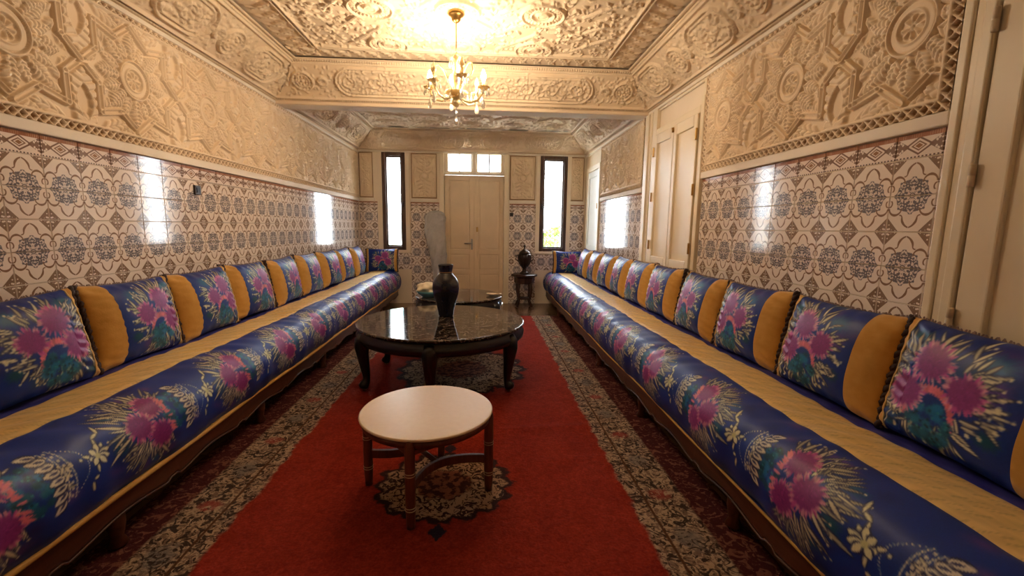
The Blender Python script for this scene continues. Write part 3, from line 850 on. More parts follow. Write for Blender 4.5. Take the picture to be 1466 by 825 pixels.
hh = .010+.0016*np.sin(TT*9+SS*1.3)+.0012*np.sin(SS*7+TT*2)+.011*np.exp(-((TT-2.62-.06*SS)/.035)**2)*(SS > .1)*(SS < .75)+.007*np.exp(-((TT-2.2-.1*SS)/.03)**2)*(SS > .3)*(SS < .8)
for ed in (np.abs(SS-S[0]), np.abs(SS-S[-1]), np.abs(TT-T[0]), np.abs(TT-T[-1])): hh = np.where(ed < .02, .001, hh)
o = link('rug', grid_mesh('rug', np.stack([SS, TT, hh], -1)), M['rug']); tag(o, 'long red pile rug with beige floral border and scalloped medallions', 'rug')

# ------------------------------------------------------------------ painted fabric
class Paint:
    def __init__(s, w_, h_, res, base, wrap=False):
        s.h = HM(w_, h_, res, wrap); s.c = np.zeros(s.h.a.shape+(3,), np.float32)+np.array(base, np.float32)
        s.res = res
    def _blend(s, sl, a, col):
        a = np.clip(a, 0, 1)[..., None]; s.c[sl] = s.c[sl]*(1-a)+np.array(col, np.float32)*a
    def ell(s, cx, cy, rx, ry, ang, col, al=1.0, soft=.15, rough=0.0):
        for sl, X, Y in s.h._wins(cx, cy, max(rx, ry)*1.3):
            c, q = math.cos(ang), math.sin(ang); a = ((X-cx)*c+(Y-cy)*q)/rx; b = (-(X-cx)*q+(Y-cy)*c)/ry
            d = np.hypot(a, b)
            if rough: th = np.arctan2(b, a); d = d*(1+rough*np.sin(th*9+cx*90)*.6+rough*np.sin(th*17+cy*70)*.6)
            s._blend(sl, al*(1-d)/soft+.0, col)
    def petal(s, xa, ya, xb, yb, wd, col, edge=None, al=1.0):
        L_ = math.hypot(xb-xa, yb-ya); ux, uy = (xb-xa)/L_, (yb-ya)/L_
        for sl, X, Y in s.h._wins((xa+xb)/2, (ya+yb)/2, L_/2+wd):
            a = np.clip(((X-xa)*ux+(Y-ya)*uy)/L_, 0, 1); b = np.abs(-(X-xa)*uy+(Y-ya)*ux)
            out = (((X-xa)*ux+(Y-ya)*uy)/L_ < 0) | (((X-xa)*ux+(Y-ya)*uy)/L_ > 1)
            ww = wd/2*np.sin(PI*a**.8)**.7
            m_ = np.where(out, -1, (ww-b)/s.res)
            if edge is not None: s._blend(sl, np.where(out, 0, (ww*1.5+.0015-b)/s.res)*.8, edge)
            s._blend(sl, m_*al, col)
    def sample(s, X, Y):
        h = s.h; out = np.zeros(X.shape+(3,), np.float32)
        for k in range(3):
            h.a = s.c[..., k]; out[..., k] = h.sample(X, Y)
        return out
BLUE = np.array((14, 52, 142.)); NAVY = np.array((22, 30, 86.)); PURP = np.array((84, 60, 140.)); TEAL = np.array((18, 92, 122.)); AQUA = np.array((24, 112, 170.))
CRM = np.array((222, 216, 184.)); PINK = np.array((216, 146, 176.)); MAG = np.array((140, 50, 128.)); MAG2 = np.array((118, 36, 120.)); YEL = np.array((234, 200, 132.)); GRY = np.array((40, 44, 84.))
def bloom(p, cx, cy, r, rg):
    for k in range(64):
        a = rg.uniform(0, 2*PI); q = r*rg.uniform(.95, 1.18)
        p.petal(cx+r*.6*math.cos(a), cy+r*.6*math.sin(a), cx+q*math.cos(a+.1), cy+q*math.sin(a+.1), r*.16, PINK*rg.uniform(.82, 1.08) if rg.uniform() < .6 else np.array((196, 84, 160.)))
    p.ell(cx, cy, r*.86, r*.8, rg.uniform(0, 3), MAG, 1, .2, .10)
    for k in range(40):
        a = rg.uniform(0, 2*PI); q = r*rg.uniform(.05, .62)
        p.petal(cx+q*math.cos(a), cy+q*math.sin(a), cx+(q+r*.2)*math.cos(a), cy+(q+r*.2)*math.sin(a), r*.08, MAG2 if k % 2 else np.array((170, 62, 150.)), None, .8)
def sprays(p, cx, cy, a0, a1, r0, r1, n, rg, long=1.0):
    for k in range(n):
        a = rg.uniform(a0, a1); q0 = rg.uniform(r0, r0+(r1-r0)*.5); q1 = q0+rg.uniform(.35, .7)*(r1-r0)*long
        b_ = a+rg.uniform(-.25, .25)
        p.petal(cx+q0*math.cos(a), cy+q0*math.sin(a), cx+q1*math.cos(b_), cy+q1*math.sin(b_), rg.uniform(.008, .0145), CRM*rg.uniform(.75, 1.05), GRY)
        if rg.uniform() < .4: p.ell(cx+q1*math.cos(b_), cy+q1*math.sin(b_), .006, .005, 0, CRM, 1, .4)
def teal_mass(p, cx, cy, r, rg, ky=1.0):
    for k in range(34):
        a = rg.uniform(0, 2*PI); q = r*math.sqrt(rg.uniform())
        p.ell(cx+q*math.cos(a), cy+q*math.sin(a)*ky, r*.3, r*.28, 0, TEAL*rg.uniform(.7, 1.25) if k % 4 else AQUA, .85, .5, .2)
    for k in range(40):
        a = rg.uniform(0, 2*PI); q = r*math.sqrt(rg.uniform())
        p.ell(cx+q*math.cos(a), cy+q*math.sin(a)*ky, .006, .005, 0, np.array((46, 132, 150.)) if k % 2 else TEAL*.6, .9, .5)
def bow(p, cx, cy, ang, s):
    def T_(x_, y_): return cx+s*(x_*math.cos(ang)-y_*math.sin(ang)), cy+s*(x_*math.sin(ang)+y_*math.cos(ang))
    W = np.array((226, 224, 186.))
    for pts in ([(.02, .01), (.05, .05), (.085, .04), (.11, .075)], [(-.02, -.01), (-.05, -.045), (-.08, -.04), (-.105, -.08)], [(-.015, .02), (-.04, .05), (-.06, .045)]):
        for (xa, ya), (xb, yb_) in zip(pts[:-1], pts[1:]): p.petal(*T_(xa-.004, ya-.002), *T_(xb+.004, yb_+.002), .014*s, W, GRY)
    for a, l_ in ((.2, .055), (.7, .05), (-.4, .06), (-.9, .055), (2.6, .04), (3.3, .04), (-1.5, .05), (1.6, .04)):
        p.petal(*T_(.008*math.cos(a), .008*math.sin(a)), *T_(l_*math.cos(a), l_*math.sin(a)), .024*s, W, GRY)
    p.ell(cx, cy, .014*s, .013*s, 0, np.array((206, 206, 150.)), 1, .3)
def crown(p, cx, cy, ang, s):
    def T_(x_, y_): return cx+s*(x_*math.cos(ang)-y_*math.sin(ang)), cy+s*(x_*math.sin(ang)+y_*math.cos(ang))
    W = np.array((220, 214, 196.))
    for t in np.linspace(-1, 1, 23):
        p.ell(*T_(.062*(1-t*t)+.04, t*.085), .0032, .0032, 0, W, 1, .5)
    for t in np.linspace(-1, 1, 30):
        for o_ in (0.0, .026): p.ell(*T_(.02+o_-.018*t*t, t*.095), .0045, .0035, 0, W, 1, .5)
    for t in np.linspace(-.9, .9, 9): p.ell(*T_(.032-.018*t*t, t*.095), .0065, .0065, .78, W, 1, .5)
    for t in np.linspace(-1, 1, 8):
        p.petal(*T_(.014-.018*t*t, t*.09), *T_(-.04-.012*abs(t), t*.115), .026*s, W, GRY)
        p.petal(*T_(.008-.018*t*t, t*.09), *T_(-.022-.012*abs(t), t*.108), .011*s, GRY*1.2)

def finish(p, seed):
    n, m_ = p.c.shape[:2]; g_ = np.random.default_rng(seed)
    grain = g_.uniform(-1, 1, (n, m_))
    p.c *= (1+.05*grain)[..., None]
    return p
# sofa cover: s along the sofa (0.63 m repeat), t up from the front bottom edge
PM, MT = .625, .46
def sofa_paint(seed, flipt=1):
    rg = np.random.default_rng(seed); p = Paint(PM, MT, .0022, BLUE, True)
    # canvas centre = bloom centre
    for k in range(18):
        p.ell(rg.uniform(-.25, .25), rg.uniform(-.2, .2), rg.uniform(.03, .07), rg.uniform(.02, .04), rg.uniform(-.4, .4), [PURP, BLUE*.85, NAVY*1.3][k % 3], .6, .6)
    for cx, cy, rx, ry, c_ in ((-.09, -.12, .07, .035, TEAL), (-.13, .1, .08, .03, AQUA*.8), (-.03, .16, .1, .03, PURP), (.05, -.16, .08, .035, PURP*.9), (-.16, -.03, .05, .05, TEAL*.9), (.0, -.15, .03, .045, AQUA*.8)):
        p.ell(cx, cy, rx, ry, 0, c_, .75, .5, .15)
    sprays(p, 0, 0, PI*.6, PI*1.4, .06, .22, 40, rg, 1.2)
    sprays(p, 0, 0, PI*1.2, PI*1.75, .07, .2, 34, rg)
    sprays(p, 0, 0, PI*.25, PI*.7, .07, .2, 34, rg)
    sprays(p, .12, 0, -.9, .9, .08, .14, 22, rg)
    teal_mass(p, .135, .0, .068, rg, 1.3)
    bloom(p, .035, .068, .063, rg); bloom(p, .03, -.07, .063, rg); bloom(p, -.055, .0, .068, rg)
    for k in range(22):
        a = rg.uniform(-1.4, 1.4); p.petal(.065+.02*rg.uniform(), .07*math.sin(a), .095+.02*rg.uniform(), .09*math.sin(a), .011, np.array((226, 120, 140.)))
    crown(p, .215, .0, 0, 1.0)
    bow(p, -.265, -.01, .5, .95)
    return finish(p, seed)
# cushion face
CWD, CHT = .59, .44
def cushion_paint(seed, mir):
    rg = np.random.default_rng(seed); p = Paint(CWD, CHT, .0025, BLUE*.95)
    for k in range(16):
        p.ell(rg.uniform(-.28, .28), rg.uniform(-.2, .2), rg.uniform(.04, .1), rg.uniform(.025, .05), rg.uniform(-.5, .5), [PURP*.95, NAVY*1.4, BLUE*1.1, TEAL*.8][k % 4], .55, .7)
    ox = .03*mir
    for dx, dy, rx, ry, c_ in ((.1, .14, .06, .03, TEAL), (-.12, .12, .06, .04, AQUA*.8), (-.15, .05, .04, .05, PURP), (.16, .0, .06, .04, PURP), (-.16, -.08, .04, .03, TEAL*.8), (.14, -.15, .05, .02, TEAL*.8)):
        p.ell(ox+dx*mir, dy, rx, ry, 0, c_, .8, .5, .15)
    sprays(p, ox, 0, 0, 2*PI, .09, .2, 110, rg)
    sprays(p, ox, 0, (0 if mir > 0 else PI)-.7, (0 if mir > 0 else PI)+.7, .1, .26, 34, rg, 1.1)
    for k in range(20):
        a = rg.uniform(PI*.9, PI*2.1); q = rg.uniform(.12, .19); p.ell(ox+q*math.cos(a), q*math.sin(a), .009, .007, a, CRM, .95, .35)
    for k in range(26):
        t = k/25; a = PI*(1.05-1.1*t); p.petal(ox+.06*math.cos(a), -.085+.07*math.sin(a), ox+.082*math.cos(a), -.085+.105*math.sin(a), .017, np.array((226, 116, 136.))*rg.uniform(.85, 1.05))
    teal_mass(p, ox-.005*mir, -.105, .07, rg, .85)
    bloom(p, ox+.03*mir, .08, .066, rg); bloom(p, ox-.08*mir, .02, .06, rg); bloom(p, ox+.085*mir, -.03, .066, rg)
    return finish(p, seed)

def fabric_mat(name, rough, bump, bscale, tint=0.0, sheen=.0):
    m = NM(name, rough, .35); m.base(m.mix(m.noise(30, 4)*tint, m.attr(), (30, 26, 60)))
    m.bump(m.noise(bscale, 3), bump, .002); m.b.inputs['Sheen Weight'].default_value = sheen
    return m.m
M['fabric'] = fabric_mat('printed_satin', .42, .15, 260, .12)
m = NM('yellow_velvet', .8, .2); m.base(m.mix(m.noise(22, 5), (192, 140, 60), (218, 170, 92))); m.bump(m.noise(26, 4), .35, .006); m.b.inputs['Sheen Weight'].default_value = .3
M['velvet'] = m.m
M['piping'] = simple('cream_piping', (226, 198, 140), .6, .3, .1, 30, .3)
M['braid'] = simple('dark_brown_braid', (52, 34, 32), .6, .4, .35, 60, .5)
M['fringe'] = simple('pale_fringe', (150, 132, 128), .8, .3, .3, 40)
M['yellow_edge'] = simple('yellow_edge_cloth', (206, 160, 84), .7, .3, .1, 20, .2)
# ------------------------------------------------------------------ sofas
PROF = [(.0, .252), (-.026, .30), (-.04, .37), (-.03, .45), (.015, .522), (.085, .558), (.17, .572), (.29, .570), (.41, .562), (.53, .548), (.632, .54)]
def smooth_prof():
    P = np.array(PROF); t = np.arange(len(P)); out = []
    for u in np.linspace(0, len(P)-1, 400):     # Catmull-Rom
        i = min(int(u), len(P)-2); f = u-i
        p0, p1, p2, p3 = P[max(i-1, 0)], P[i], P[i+1], P[min(i+2, len(P)-1)]
        out.append(.5*((2*p1)+(-p0+p2)*f+(2*p0-5*p1+4*p2-p3)*f*f+(-p0+3*p1-3*p2+p3)*f**3))
    return np.array(out)
PR = smooth_prof(); ARC = np.concatenate([[0], np.cumsum(np.hypot(*np.diff(PR, axis=0).T))])
S_END = D-.06; S_BEG = .62
def make_sofa(xf, sgn, s_ref, seed, label):
    """xf: x of the front plane, sgn: direction towards the wall"""
    root = empty('sofa', (xf+sgn*.32, (S_BEG+S_END)/2, 0)); tag(root, label, 'sofa', 'floral bench sofas along the side walls')
    p = sofa_paint(seed)
    a_seam = ARC[np.argmin(np.abs(PR[:, 0]-.17)+(PR[:, 1] < .5)*9)]; a_seam2 = ARC[np.argmin(np.abs(PR[:, 0]-.41))]
    A = np.concatenate([np.arange(0, a_seam-.002, .0042), [a_seam-.001, a_seam+.001], np.linspace(a_seam+.012, a_seam2-.012, 18), [a_seam2-.001, a_seam2+.001], np.linspace(a_seam2+.015, ARC[-1], 12)])
    S = spaced(S_BEG, S_END, .0042, lambda y_: max(1.0, y_/1.5))
    SS, AA = np.meshgrid(S, A)
    d = np.interp(AA, ARC, PR[:, 0]); z = np.interp(AA, ARC, PR[:, 1])
    topw = np.clip((z-.45)/.1, 0, 1); fr = 1-topw
    wob = np.sin(SS*2*PI/.83+seed)*.5+np.sin(SS*2*PI/.37+seed*2)*.25+np.sin(SS*2*PI/1.9)*.5
    z = z+topw*.007*wob+topw*.003*np.sin(SS*41+AA*30)*np.sin(SS*3.1)
    d = d+fr*.007*np.sin(SS*2*PI/.62+seed)+fr*.003*np.sin(SS*33+AA*9)*np.sin(SS*2.3+1)
    # seam hollow beside the stripe, end caps rounded
    z -= .005*np.exp(-((AA-a_seam)/.012)**2)+.005*np.exp(-((AA-a_seam2)/.012)**2)
    X = xf+sgn*d
    col = p.sample(SS-s_ref, AA-a_seam/2)
    ph = 9*SS+40*d
    yel = YEL*(1+.05*np.sin(SS*57+AA*90)[..., None]*np.sin(SS*13-AA*60)[..., None])
    fleck = ((np.sin(SS*171+AA*310)*np.sin(SS*223-AA*190)*np.sin(SS*97+AA*71)) > .42)[..., None]
    yel = np.where(fleck, yel*.88, yel)
    pur = PURP*.55+BLUE*.4+30*np.clip(np.sin(SS*37+AA*50)*np.sin(SS*11-AA*90), 0, 1)[..., None]
    m1 = (AA > a_seam)[..., None]; m2 = (AA > a_seam2)[..., None]
    wav = (.006*np.sin(SS*7)+.004*np.sin(SS*17))[..., None]
    col = np.where(m1, yel, col); col = np.where(m2, pur, col)
    off = np.array(root.location)
    P = np.stack([X, SS, z], -1)-off
    me = grid_mesh('mattress', P, lin(np.clip(col, 0, 255)), flip=(sgn > 0))
    mt = link('mattress', me, M['fabric'], root)
    # underside and ends of the mattress
    b = MB(); poly = [(PR[i, 0], PR[i, 1]) for i in range(0, 400, 19)]+[(.632, .252)]
    e0 = [(xf+sgn*q, S_BEG, zz) for q, zz in poly]; e1 = [(xf+sgn*q, S_END, zz) for q, zz in poly]
    b.add(e0, [tuple(range(len(poly)))]); b.add(e1, [tuple(range(len(poly)))])
    b.add([e0[0], e0[-1], e1[-1], e1[0]], [(0, 1, 2, 3)])
    b.build('mattress_end', simple('blue_end_cloth', (24, 34, 104), .6), root)
    # edge band along the foot of the cover
    pts = [(xf-sgn*.004+sgn*.004*math.sin(s*3), s, .249+.003*math.sin(s*5)) for s in np.arange(S_BEG, S_END, .15)]
    MB().tube(pts, .012 if sgn < 0 else .006, 6).build('edge_piping', M['yellow_edge'], root)
    # carved wooden base board with a scalloped lower edge
    def low(s): 
        q = (s % .56)/.56
        return .152-.026*math.sin(PI*q)**2+(.014 if abs(q-.5) < .04 else 0)
    ss = np.arange(S_BEG+.02, S_END-.02, .02); n = len(ss)
    xa, xb = xf+sgn*.012, xf+sgn*.04
    v = []; f = []
    for s in ss: v += [(xa, s, .245), (xa-sgn*.006, s, low(s)+.02), (xa, s, low(s)), (xb, s, low(s)), (xb, s, .245)]
    for i in range(n-1):
        for k in range(5): a_, b_ = i*5+k, i*5+(k+1) % 5; f.append((a_, b_, b_+5, a_+5))
    f += [(0, 1, 2, 3, 4), tuple((n-1)*5+k for k in (4, 3, 2, 1, 0))]
    bd = MB().add(v, f).build('base_board', M['wood_base'], root)
    MB().tube([(xa-sgn*.006, s, low(s)+.006) for s in ss], .005, 5).build('carved_bead', M['wood_base'], bd)
    k = 0
    for s in np.arange(S_BEG+.35, S_END-.1, .56*2):
        q = s-(s % .56)
        MB().lathe([(.03, .011), (.036, .02), (.022, .05), (.032, .1), (.034, .17)], xf+sgn*.045, q, 12).build('foot', M['wood_base'], root)
        MB().box(xf+sgn*.56-.03, xf+sgn*.56+.03, q-.03, q+.03, 0, .23).build('foot', M['wood_base'], root)
    MB().box(min(xf+sgn*.03, xf+sgn*.62), max(xf+sgn*.03, xf+sgn*.62), S_BEG+.02, S_END-.02, .215, .251).build('seat_deck', M['wood_base'], root)
    return root
XL, XR = -1.4153, 1.0597
make_sofa(XL, -1, 1.827, 3, 'blue floral bench sofa with yellow stripe along the continuous tiled wall')
make_sofa(XR, 1, 1.27, 5, 'blue floral bench sofa with yellow stripe along the wall with shutters')

# ------------------------------------------------------------------ cushions
def make_cushion(seed, mir):
    """mir = +1: wide yellow band at local -X, -1: at +X, 0: both narrow. front faces -Y, base at z=0"""
    T = .092
    p = cushion_paint(seed, mir if mir else 1)
    ub = [-1.0, -.60, .86, 1.0] if mir > 0 else ([-1.0, -.86, .60, 1.0] if mir < 0 else [-1, -.84, .84, 1])
    uc = .5*(ub[1]+ub[2])
    def surf(u, v, front):
        g_ = (np.clip(1-np.abs(u)**3.2, 0, 1)**.55)*(np.clip(1-np.abs(v)**3.0, 0, 1)**.55)
        x_ = u*CWD/2*(1-.055*(1-v*v)); z_ = v*CHT/2*(1-.07*(1-u*u))
        wr = .004*np.sin(u*23+v*5)*np.sin(v*9)*np.clip(1-g_, 0, 1)+.003*np.sin(v*31+u*11)*(np.abs(u) > .6)
        y_ = (-1 if front else 1)*(T*(g_ if front else .8*g_)+wr*(1 if front else 0))
        return np.stack([x_, y_, z_+CHT/2], -1)
    root = bpy.data.objects.new('cushion', None); COL.objects.link(root)
    def seg_us(a, b_, n): return a+(b_-a)*np.linspace(0, 1, n)
    # denser towards the rims
    vv = np.sin(np.linspace(-PI/2, PI/2, 112))
    for k, nm, mat, n in ((0, 'velvet_band', M['velvet'], 26), (1, 'floral_panel', M['fabric'], 150), (2, 'velvet_band', M['velvet'], 26)):
        a, b_ = ub[k], ub[k+1]
        us = seg_us(a, b_, n)
        if k == 0: us = a+(b_-a)*(1-np.cos(np.linspace(0, PI/2, n)))
        if k == 2: us = a+(b_-a)*np.sin(np.linspace(0, PI/2, n))
        vs = vv if k == 1 else vv[::3]
        UU, VV = np.meshgrid(us, vs); Pf = surf(UU, VV, True)
        if k == 1:
            c_ = lin(np.clip(p.sample((UU-uc)*CWD/2/1.16, VV*CHT/2/1.16), 0, 255))
            me = grid_mesh(nm, Pf, c_)
        else: me = grid_mesh(nm, Pf)
        link(nm, me, mat, root)
    UU, VV = np.meshgrid(np.sin(np.linspace(-PI/2, PI/2, 24)), np.sin(np.linspace(-PI/2, PI/2, 20)))
    Pb = surf(UU, VV, False); link('back_cover', grid_mesh('back_cover', Pb, np.zeros(Pb.shape)+lin(BLUE*.8), flip=True), M['fabric'], root)
    # piping lines beside the bands, braid round the two ends, fringe along the top
    for k in ((2,) if mir > 0 else (1,) if mir < 0 else (1, 2)):
        vs = np.sin(np.linspace(-PI/2, PI/2, 22)); q = surf(np.full_like(vs, ub[k]), vs, True)
        o_ = MB(); o_.tube([tuple(x_) for x_ in q+np.array([0, -.001, 0])], .0035, 5); o_.build('piping', M['piping'], root)
    for sx in (-1, 1):
        vs = np.linspace(-1, 1, 46); q = surf(np.full_like(vs, sx*1.0), vs, True)
        o_ = MB()
        for ph in (0, PI): o_.tube([(x_+sx*.002+.006*math.cos(i*1.1+ph), y_+.007*math.sin(i*1.1+ph), z_) for i, (x_, y_, z_) in enumerate(q)], .0105, 6)
        o_.build('braid_trim', M['braid'], root)
    o_ = MB(); us = np.linspace(-.97, .97, 60); q = surf(us, np.full_like(us, 1.0), True); rg = np.random.default_rng(seed)
    for x_, y_, z_ in q:
        dx, dy = rg.uniform(-.006, .006), rg.uniform(-.008, .008)
        o_.tube([(x_, y_, z_-.004), (x_+dx, y_+dy, z_+rg.uniform(.005, .010))], [.006, .003], 4, False)
    o_.build('fringe_trim', M['fringe'], root)
    return root
protoL = [make_cushion(21, 1), make_cushion(22, 1)]; protoR = [make_cushion(31, -1), make_cushion(32, -1)]; protoE = make_cushion(41, 0)
used = set()
def place(proto, loc, rz, lean, label, group, roll=0.0, sc=1.0):
    if id(proto) in used: o_ = copy_tree(proto)
    else: o_ = proto; used.add(id(proto))
    o_.location = loc; o_.rotation_euler = (lean, roll, rz); o_.scale = (sc, sc, sc)
    tag(o_, label, 'cushion', group); return o_
ORD = ['nearest', 'second', 'third', 'fourth', 'fifth', 'sixth', 'seventh', 'eighth', 'ninth', 'tenth']
farL = [2.16+.595*k for k in range(9)]
farR = [1.51, 2.08, 2.67, 3.28, 3.90, 4.5, 5.09, 5.68, 6.27, 6.86]
rj = random.Random(4)
SEAT = .553
for i, fe in enumerate(farL):
    n = len(farL)-1-i
    lab = ('blue floral cushion beside the corner cushion on the long tiled wall sofa' if n == 0 else
           'blue floral cushion, %s from the corner cushion on the long tiled wall sofa' % ORD[n])
    place(protoL[i % 2], (L+.185+rj.uniform(-.01, .01), fe-CWD/2, SEAT), PI/2+rj.uniform(-.05, .07), -.20+rj.uniform(-.03, .03), lab, 'cushions on the long tiled wall sofa', rj.uniform(-.03, .03))
for i, fe in enumerate(farR):
    n = len(farR)-1-i
    lab = ('blue floral cushion beside the corner cushion on the shutter wall sofa' if n == 0 else
           'blue floral cushion, %s from the corner cushion on the shutter wall sofa' % ORD[n])
    place(protoR[i % 2], (R-.185+rj.uniform(-.01, .01), fe-CWD/2, SEAT), -PI/2-rj.uniform(-.05, .07), -.20+rj.uniform(-.03, .03), lab, 'cushions on the shutter wall sofa', rj.uniform(-.03, .03))
place(protoE, (-1.66, D-.19, SEAT), .03, -.16, 'blue floral corner cushion against the far wall on the long tiled wall sofa', 'corner cushions', 0, .86)
place(protoE, (1.40, D-.30, SEAT), -.05, -.16, 'blue floral corner cushion against the far wall on the shutter wall sofa', 'corner cushions', 0, .86)

# ------------------------------------------------------------------ black marble-topped table
m = NM('dark_marble', .07, .6)
n1 = m.noise(5, 8, dist=2.5); n2 = m.noise(9, 6, dist=1.2)
c = m.mix(n2, (20, 20, 24), (56, 46, 40)); c = m.mix((n1-.5).abs().lt(.012, .012), c, (140, 122, 104)); m.base(c); M['marble'] = m.m
def disc_profile(r, z0, z1, bv=.008): return [(0.001, z0), (r-bv, z0), (r, z0+bv), (r, z1-bv), (r-bv*.6, z1-.001), (r-bv*1.2, z1), (r-bv*1.5, z1), (r-bv*2, z1), (.001, z1)]
def round_table(name, cx, cy, r, zt, label, nleg, a0):
    t = empty(name, (cx, cy, 0)); tag(t, label, 'table')
    MB().lathe(disc_profile(r, zt-.024, zt), cx, cy, 96).build('marble_top', M['marble'], t)
    k = r/.70
    MB().lathe([(.001, zt-.03), (r*.90, zt-.03), (r*.955, zt-.025), (r*.965, zt-.035), (r*.975, zt-.055), (r*.995, zt-.080), (r*.99, zt-.11), (r*.955, zt-.132), (r*.90, zt-.136), (.001, zt-.136)], cx, cy, 96).build('apron', M['table_black'], t)
    for i in range(nleg):
        a = a0+2*PI*i/nleg; ca, sa = math.cos(a), math.sin(a)
        pr = [(.905, zt-.07, .062), (.945, zt-.11, .062), (.955, zt-.15, .055), (.945, .30, .046), (.93, .22, .038), (.918, .15, .031), (.914, .11, .027), (.92, .08, .030), (.94, .058, .038), (.955, .042, .038), (.962, .03, .024)]
        lg = MB().tube([(cx+ca*q*r, cy+sa*q*r, z) for q, z, w_ in pr], [w_*1.02 for q, z, w_ in pr], 12).build('leg', M['table_black'], t)
        MB().lathe([(.004, .010), (.014, .012), (.016, .02), (.012, .032)], cx+ca*.94*r, cy+sa*.94*r, 10).build('caster', M['metal_brass'], lg)
        for sg in (-1, 1):    # scroll on the foot
            u = (-sa*sg, ca*sg)
            MB().tube([(cx+ca*.945*r+u[0]*(.02+.004*q), cy+sa*.945*r+u[1]*(.02+.004*q), .055) for q in range(3)], [.02, .026, .014], 10).build('foot_scroll', M['table_black'], lg)
    return t
round_table('round_coffee_table', -.35, 3.65, .70, .515, 'large round black table with glossy marble top and six curved legs', 6, -PI/2-.04)
round_table('round_side_table', -.28, 5.02, .50, .515, 'smaller round marble table hidden behind the large black table', 6, -PI/2)

# ------------------------------------------------------------------ small stool table
t = empty('stool_table', (-.27, 2.03, 0)); tag(t, 'small round low table with cream laminate top and turned red-brown legs', 'table')
cx, cy = -.27, 2.03
m = NM('cream_laminate', .36, .5); m.base(m.mix(m.noise(40, 5), (228, 202, 166), (240, 218, 186))); m.bump(m.noise(120, 2), .08, .001); M['laminate'] = m.m
MB().lathe([(.001, .405), (.305, .405), (.316, .409), (.318, .415), (.314, .4195), (.311, .42), (.309, .42), (.305, .42), (.001, .42)], cx, cy, 96).build('table_top', M['laminate'], t)
MB().lathe([(.001, .37), (.296, .37), (.305, .376), (.306, .404), (.001, .404)], cx, cy, 96).build('rim_band', M['wood_stool'], t)
lp = []
for k in range(4):
    a = -PI/2-.12+k*PI/2; lx, ly = cx+.302*math.cos(a), cy+.302*math.sin(a); lp.append((lx, ly, a))
    lg = MB().lathe([(.0185, 0), (.020, .04), (.0225, .10), (.0225, .30), (.0215, .385), (.018, .40), (.010, .408), (.001, .41)], lx, ly, 16, .010).build('leg', M['wood_stool'], t)
    for hz in (.095, .108, .252, .264):
        MB().lathe([(.021, 0), (.0238, .0015), (.0238, .0035), (.021, .005)], lx, ly, 16, hz).build('turned_ring', M['hinge'], lg)
def arc_plank(i, j, zc, hgt, name):
    (xa, ya, _), (xb, yb_, _) = lp[i], lp[j]; mx_, my_ = (xa+xb)/2, (ya+yb_)/2
    pts = []
    for q in np.linspace(0, 1, 15):
        w_ = 4*q*(1-q)*.55; pts.append((xa+(xb-xa)*q+(cx-mx_)*w_, ya+(yb_-ya)*q+(cy-my_)*w_))
    v = []; f = []; n = len(pts)
    for q, (x_, y_) in enumerate(pts):
        tx, ty = pts[min(q+1, n-1)][0]-pts[max(q-1, 0)][0], pts[min(q+1, n-1)][1]-pts[max(q-1, 0)][1]; l_ = math.hypot(tx, ty); nx, ny = -ty/l_*.009, tx/l_*.009
        v += [(x_-nx, y_-ny, zc-hgt/2), (x_+nx, y_+ny, zc-hgt/2), (x_+nx, y_+ny, zc+hgt/2), (x_-nx, y_-ny, zc+hgt/2)]
    for q in range(n-1):
        for k in range(4): a_, b_ = q*4+k, q*4+(k+1) % 4; f.append((a_, b_, b_+4, a_+4))
    f += [(0, 1, 2, 3), tuple((n-1)*4+k for k in (3, 2, 1, 0))]
    MB().add(v, f).build(name, M['wood_stool'], t, .003); return pts[7]
m1 = arc_plank(0, 1, .175, .042, 'curved_stretcher'); m2 = arc_plank(2, 3, .175, .042, 'curved_stretcher')
MB().tube([(m1[0], m1[1], .178), (m2[0], m2[1], .178)], .013, 8).build('cross_stretcher', M['wood_stool'], t)
for i in range(4):
    (xa, ya, _), (xb, yb_, _) = lp[i], lp[(i+1) % 4]
    MB().tube([(xa, ya, .355), (xb, yb_, .355)], [.016, .016], 4, False, True).build('apron_rail', M['wood_stool'], t)

# ------------------------------------------------------------------ things on the tables
e = empty('vase', (-.33, 3.80, .515)); tag(e, 'tall dark navy bulbous vase standing on the large marble table', 'vase')
MB().lathe([(.001, 0), (.058, 0), (.066, .012), (.068, .04), (.085, .11), (.108, .19), (.118, .25), (.113, .30), (.09, .345), (.064, .372), (.056, .39), (.001, .39)], -.33, 3.80, 40, .515).build('vase_body', M['navy_glaze'], e)
MB().lathe([(.056, .385), (.056, .40), (.06, .42), (.066, .452), (.066, .458), (.056, .458), (.048, .41), (.001, .40)], -.33, 3.80, 40, .515).build('vase_neck', M['navy_glaze'], e)
MB().lathe([(.057, .388), (.060, .391), (.057, .394)], -.33, 3.80, 40, .515).build('neck_band', M['metal_brass'], e)
# dish on the hidden table
e = empty('dish', (.12, 4.98, .515)); tag(e, 'small shallow white dish on the marble table behind the vase', 'dish')
WH = simple('white_porcelain', (236, 232, 224), .2, .5, .02)
MB().lathe([(.001, 0), (.04, 0), (.045, .004), (.085, .022), (.088, .026), (.082, .026), (.045, .010), (.001, .008)], .12, 4.98, 32, .515).build('dish_body', WH, e)
MB().lathe([(.084, .023), (.090, .026), (.084, .029)], .12, 4.98, 32, .515).build('dish_rim', M['metal_brass'], e)
